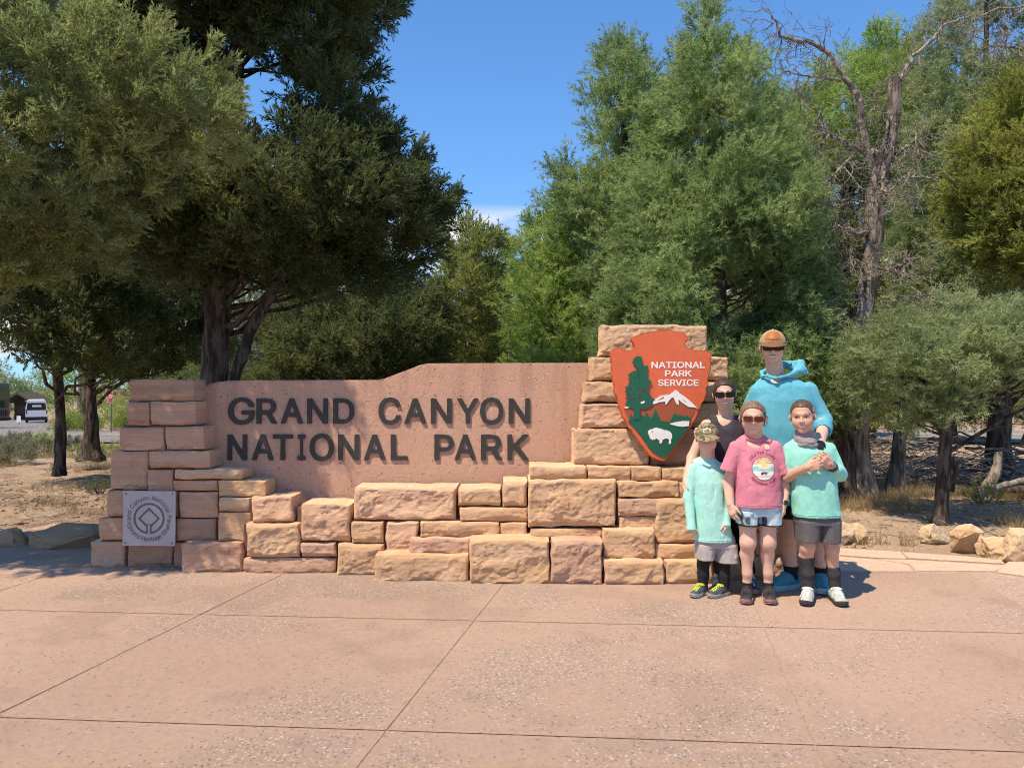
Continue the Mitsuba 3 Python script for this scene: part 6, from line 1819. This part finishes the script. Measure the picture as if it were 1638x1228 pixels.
w_ = rbox(.03, .012, .03, .005); w_.apply_translation(wriR + [.004, -.034, .002]); obj('watch_face', w_, 'watch_steel', ok_, smooth=30)
for an, hp, kn, tn, vt in ((anL, hpL, knL, -6, 890), (anR, hpR, knR, 16, 906)):
    shoe(ok_, an, tn, .24, ('shoe_pale', 'sole_dark', 'lace_white'))
    sock(ok_, hp, kn, an, RO, po(0, vt)[2], 'sock_grey')

# ---- woman
wk = thing('person', 'woman in sleeveless slate top and dark sunglasses standing behind the smallest boy', 'person')
Yw = 5.36
pw_ = lambda u, v, Y=Yw: P(u, v, Y)
Hd = .222
Rw = rot_head(-13, 3, -3)
cw = pw_(1158.5, 630, Yw - .02)
hm, front, Ww = make_head(cw, Hd, Rw, 1.02, False, pw_(1162, 674, Yw + .02), .225)
shL, shR = pw_(1130, 680, Yw + .01), pw_(1189, 680, Yw + .01)
elbL, wriL = pw_(1107, 732, Yw + .01), pw_(1098, 764, Yw - .12)
elbR, wriR = pw_(1200, 730, Yw + .04), pw_(1205, 770, Yw + .05)
hpL, hpR, knL, knR, anL, anR = pw_(1147, 800), pw_(1182, 800), pw_(1149, 870), pw_(1186, 868), pw_(1150, 917, Yw + .03), pw_(1198, 917, Yw + .0)
pr = [Loft(rows(Yw, [(664, 1148, 1172, .05, .02), (673, 1133, 1187, .07, .01), (700, 1133, 1187, .09, 0), (740, 1137, 1184, .085, 0), (800, 1130, 1196, .10, 0), (815, 1134, 1194, .09, 0)]))] + limb_chain([shL, elbL, wriL], [.042, .036, .026]) + limb_chain([shR, elbR, wriR], [.042, .036, .026]) + leg_prims(hpL, knL, anL, RW) + leg_prims(hpR, knR, anR, RW)
bm = body_mesh(pr, .022, [shL, shR, elbL, elbR, wriL, wriR, anL, anR])
hl = hand_mesh(wriL, [-.10, -.30, -1], [.7, -.6, 0], [.4, -1, .2], .165, (20, 25, 20))
hr = hand_mesh(wriR, [0, -.1, -1], [-.8, .5, 0], [-.3, -1, 0], .165)
obj('body', cat(hm, bm, hl, hr), 'skin', wk, smooth=True)
st = Loft(rows(Yw, [(664, 1139, 1181, .065, .01), (672, 1133, 1187, .085, .01), (690, 1129, 1191, .105, 0), (715, 1130, 1190, .118, -.01), (745, 1134, 1186, .105, 0), (800, 1127, 1198, .115, 0)]), 2.3)
scoop = union([Cone(pw_(1160, 658, Yw - .06), pw_(1160, 673, Yw - .12), .062, .066), Cone(pw_(1160, 650, Yw), pw_(1160, 664, Yw), .055, .07)], .02)
m = nets(lambda p: np.maximum(st(p), -scoop(p)), [pw_(1110, 0)[0], Yw - .2, pw_(0, 803)[2]], [pw_(1210, 0)[0], Yw + .2, pw_(0, 660)[2]], .0065)
obj('top', wrinkle(m, .008, 16, 33), 'top_slate', wk, smooth=True)
lg = [Loft(rows(Yw, [(780, 1129, 1196, .112, 0), (815, 1129, 1197, .115, 0), (825, 1133, 1195, .10, 0)]))]
for h_, k_, a_n in ((hpL, knL, anL), (hpR, knR, anR)):
    lg += [Cone(h_, k_, .086, .058), Cone(k_, a_n + [0, 0, .03], .058, .044)]
lo, hi = bounds([hpL, hpR, anL, anR, pw_(1127, 780)], .13)
obj('leggings', nets(union(lg, .02), lo, hi, .009), 'cloth_black', wk, smooth=True)
hair_cap(wk, Ww, 'hair_dark', [(-.5, .42), (-.36, .36), (-.28, .24), (-.2, .05), (-.08, -.06), (.1, -.3), (.4, -.42)], .03, 1.0, [Cone((-.30, .02, .1), (-.30, .10, -.22), .07, .05), Cone((.30, .02, .1), (.31, .12, -.28), .07, .06), Ell((0, .50, -.05), (.17, .15, .17))], 8, .01)
face(wk, front, Ww, 1.0, .034, eyes=False, wide=.13)
shades(wk, Ww, 'lens_black', 'frame_brown', .138, .088, -.462, -.005, .09, 1.0)
for an, tn in ((anL, -8), (anR, 8)):
    shoe(wk, an, tn, .24, ('shoe_navy', 'sole_grey', 'lace_white'))

# ---- man
mk_ = thing('person', 'tall man in turquoise hooded shirt, tan cap and black sunglasses behind the children', 'person')
Ym = 5.40
pm_ = lambda u, v, Y=Ym: P(u, v, Y)
Hd = .232
Rm = rot_head(-18, 4, 1)
cm_ = pm_(1236, 556, Ym - .03)
hm, front, Wm = make_head(cm_, Hd, Rm, 1.08, False, pm_(1243, 612, Ym + .03), .245)
shL, shR = pm_(1207, 628, Ym + .01), pm_(1299, 622, Ym + .01)
elbR, wriR = pm_(1319, 672, Ym - .04), pm_(1309, 716, Ym - .40)
elbL, wriL = pm_(1190, 676, Ym + .09), pm_(1128, 694, Ym + .10)
hpL, hpR, knL, knR = pm_(1258, 800), pm_(1306, 800), pm_(1260, 858, Ym - .02), pm_(1311, 858, Ym - .02)
anL, anR = pm_(1266, 922, Ym - .02), pm_(1313, 924, Ym - .03)
pr = [Loft(rows(Ym, [(606, 1225, 1262, .065, .03), (618, 1214, 1290, .09, .01), (660, 1207, 1296, .115, 0), (720, 1215, 1302, .11, 0), (800, 1232, 1328, .12, 0), (815, 1236, 1326, .11, 0)]))] + limb_chain([pm_(1213, 632), elbL, wriL], [.044, .044, .032]) + limb_chain([pm_(1292, 628), elbR, wriR], [.044, .046, .033]) + leg_prims(hpL, knL, anL, RM) + leg_prims(hpR, knR, anR, RM)
bm = body_mesh(pr, .026, [shL, shR, elbL, elbR, wriL, wriR, anL, anR], .010)
hr = hand_mesh(wriR, [-.42, -.05, -1], [-.2, 1, -.1], [-.9, -.2, .3], .185, (25, 30, 25))
hl = hand_mesh(wriL, [-.93, -.55, .05], [.5, -1, 0], [0, -.2, 1], .185, (35, 55, 30))
obj('body', cat(hm, bm, hl, hr), 'skin', mk_, smooth=True)
st = Loft(rows(Ym, [(601, 1226, 1262, .075, .03), (608, 1214, 1280, .10, .02), (618, 1206, 1300, .115, .01), (640, 1202, 1303, .132, 0), (680, 1203, 1302, .14, -.01), (740, 1208, 1308, .14, -.005), (805, 1222, 1332, .145, 0)]), 2.3)
fs = tucked(st, limb_chain([pm_(1212, 628), elbL, pm_(1150, 690, Ym + .095)], [.066, .058, .05]) + limb_chain([pm_(1293, 624), elbR, pm_(1316, 690, Ym - .17)], [.062, .052, .047]), .02)
neckh = Cone(pm_(1241, 585, Ym - .05), pm_(1242, 601, Ym - .07), .064, .056)
m = nets(lambda p: np.maximum(fs(p), -neckh(p)), [pm_(1110, 0)[0], Ym - .36, pm_(0, 808)[2]], [pm_(1350, 0)[0], Ym + .3, pm_(0, 594)[2]], .0085)
shk = obj('shirt', wrinkle(m, .016, 11, 43, (1, 1, .45)), 'shirt_blue', mk_, smooth=True)
wc = pm_(1316, 689, Ym - .17)
for k in range(4):
    q = wc + (elbR - wc) * (.02 + .10 * k)
    band(shk, 'cuff', 'shirt_blue', q, wc - elbR, .050 + .002 * (k % 2) + .001 * k, .010)
# the hood lying open on the shoulders
hq = [pm_(1240, 605, Ym - .115), pm_(1260, 601, Ym - .09), pm_(1280, 592, Ym - .01), pm_(1280, 583, Ym + .08), pm_(1250, 583, Ym + .14), pm_(1219, 595, Ym + .09), pm_(1219, 602, Ym - .02), pm_(1227, 601, Ym - .08), pm_(1240, 605, Ym - .115)]
hrad = [.011, .014, .027, .034, .030, .016, .011, .011, .011]
hf = union([Cone(hq[k], hq[k + 1], hrad[k], hrad[k + 1]) for k in range(8)] + [Cone(pm_(1268, 587, Ym + .02), pm_(1291, 596, Ym + .01), .03, .012), Cone(pm_(1262, 600, Ym - .07), pm_(1286, 591, Ym + .02), .016, .022)], .02)
nk_ = Cone(pm_(1239, 575, Ym - .02), pm_(1241, 598, Ym - .02), .070, .066)
lo, hi = bounds(hq, .08)
obj('hood', wrinkle(nets(lambda p: np.maximum(hf(p), -nk_(p)), lo, hi, .006), .012, 22, 47), 'shirt_blue', shk, smooth=True)
sl_ = [Loft(rows(Ym, [(790, 1229, 1330, .13, 0), (812, 1230, 1332, .135, 0)])), Loft(rows(Ym, [(805, 1230, 1284, .13, 0), (826, 1234, 1281, .115, 0)])), Loft(rows(Ym, [(805, 1279, 1334, .13, 0), (838, 1284, 1336, .115, 0)]))]
m = nets(union(sl_, .012), [pm_(1218, 0)[0], Ym - .2, pm_(0, 842)[2]], [pm_(1346, 0)[0], Ym + .2, pm_(0, 786)[2]], .009)
obj('shorts', wrinkle(m, .010, 16, 45), 'cloth_black', mk_, smooth=True)
hair_cap(mk_, Wm, 'hair_short', [(-.5, .45), (-.25, .28), (-.14, .02), (0, -.05), (.12, -.2), (.4, -.34)], .012, 1.04, (), 9, .006)
ball_cap(mk_, Wm, 'cap_tan', 'brim_brown', 'cap_front', [('patch', shapely.box(-.15, .30, .15, .44).buffer(.03), 'cap_leather', .018)], 1.02, .0, .27)
face(mk_, front, Wm, 1.0, .036, eyes=False, wide=.14)
mo = front(np.linspace(-.12, .12, 9), -.215 - .03 * (np.linspace(-1, 1, 9)) ** 2, .004)
obj('moustache', world(tube(mo, [.003, .007, .009, .009, .008, .009, .009, .007, .003], 7), Wm), 'hair_short', mk_, smooth=True)
shades(mk_, Wm, 'lens_black', 'lens_black', .145, .078, -.465, -.0, .0, 1.04)
w0 = wriR + (elbR - wriR) * .03
band(mk_, 'watch_strap', 'watch_black', w0, elbR - wriR, .041, .014)
w_ = rbox(.04, .014, .042, .006); w_.apply_translation(w0 + [-.004, -.040, .004]); obj('watch_face', w_, 'watch_black', mk_, smooth=30)
for an, hp, kn, tn in ((anL, hpL, knL, -48), (anR, hpR, knR, 2)):
    shoe(mk_, an, tn, .29, ('shoe_blue', 'sole_blue', 'lace_blue'))
    sock(mk_, hp, kn, an, RM, an[2] + .085, 'sock_black')
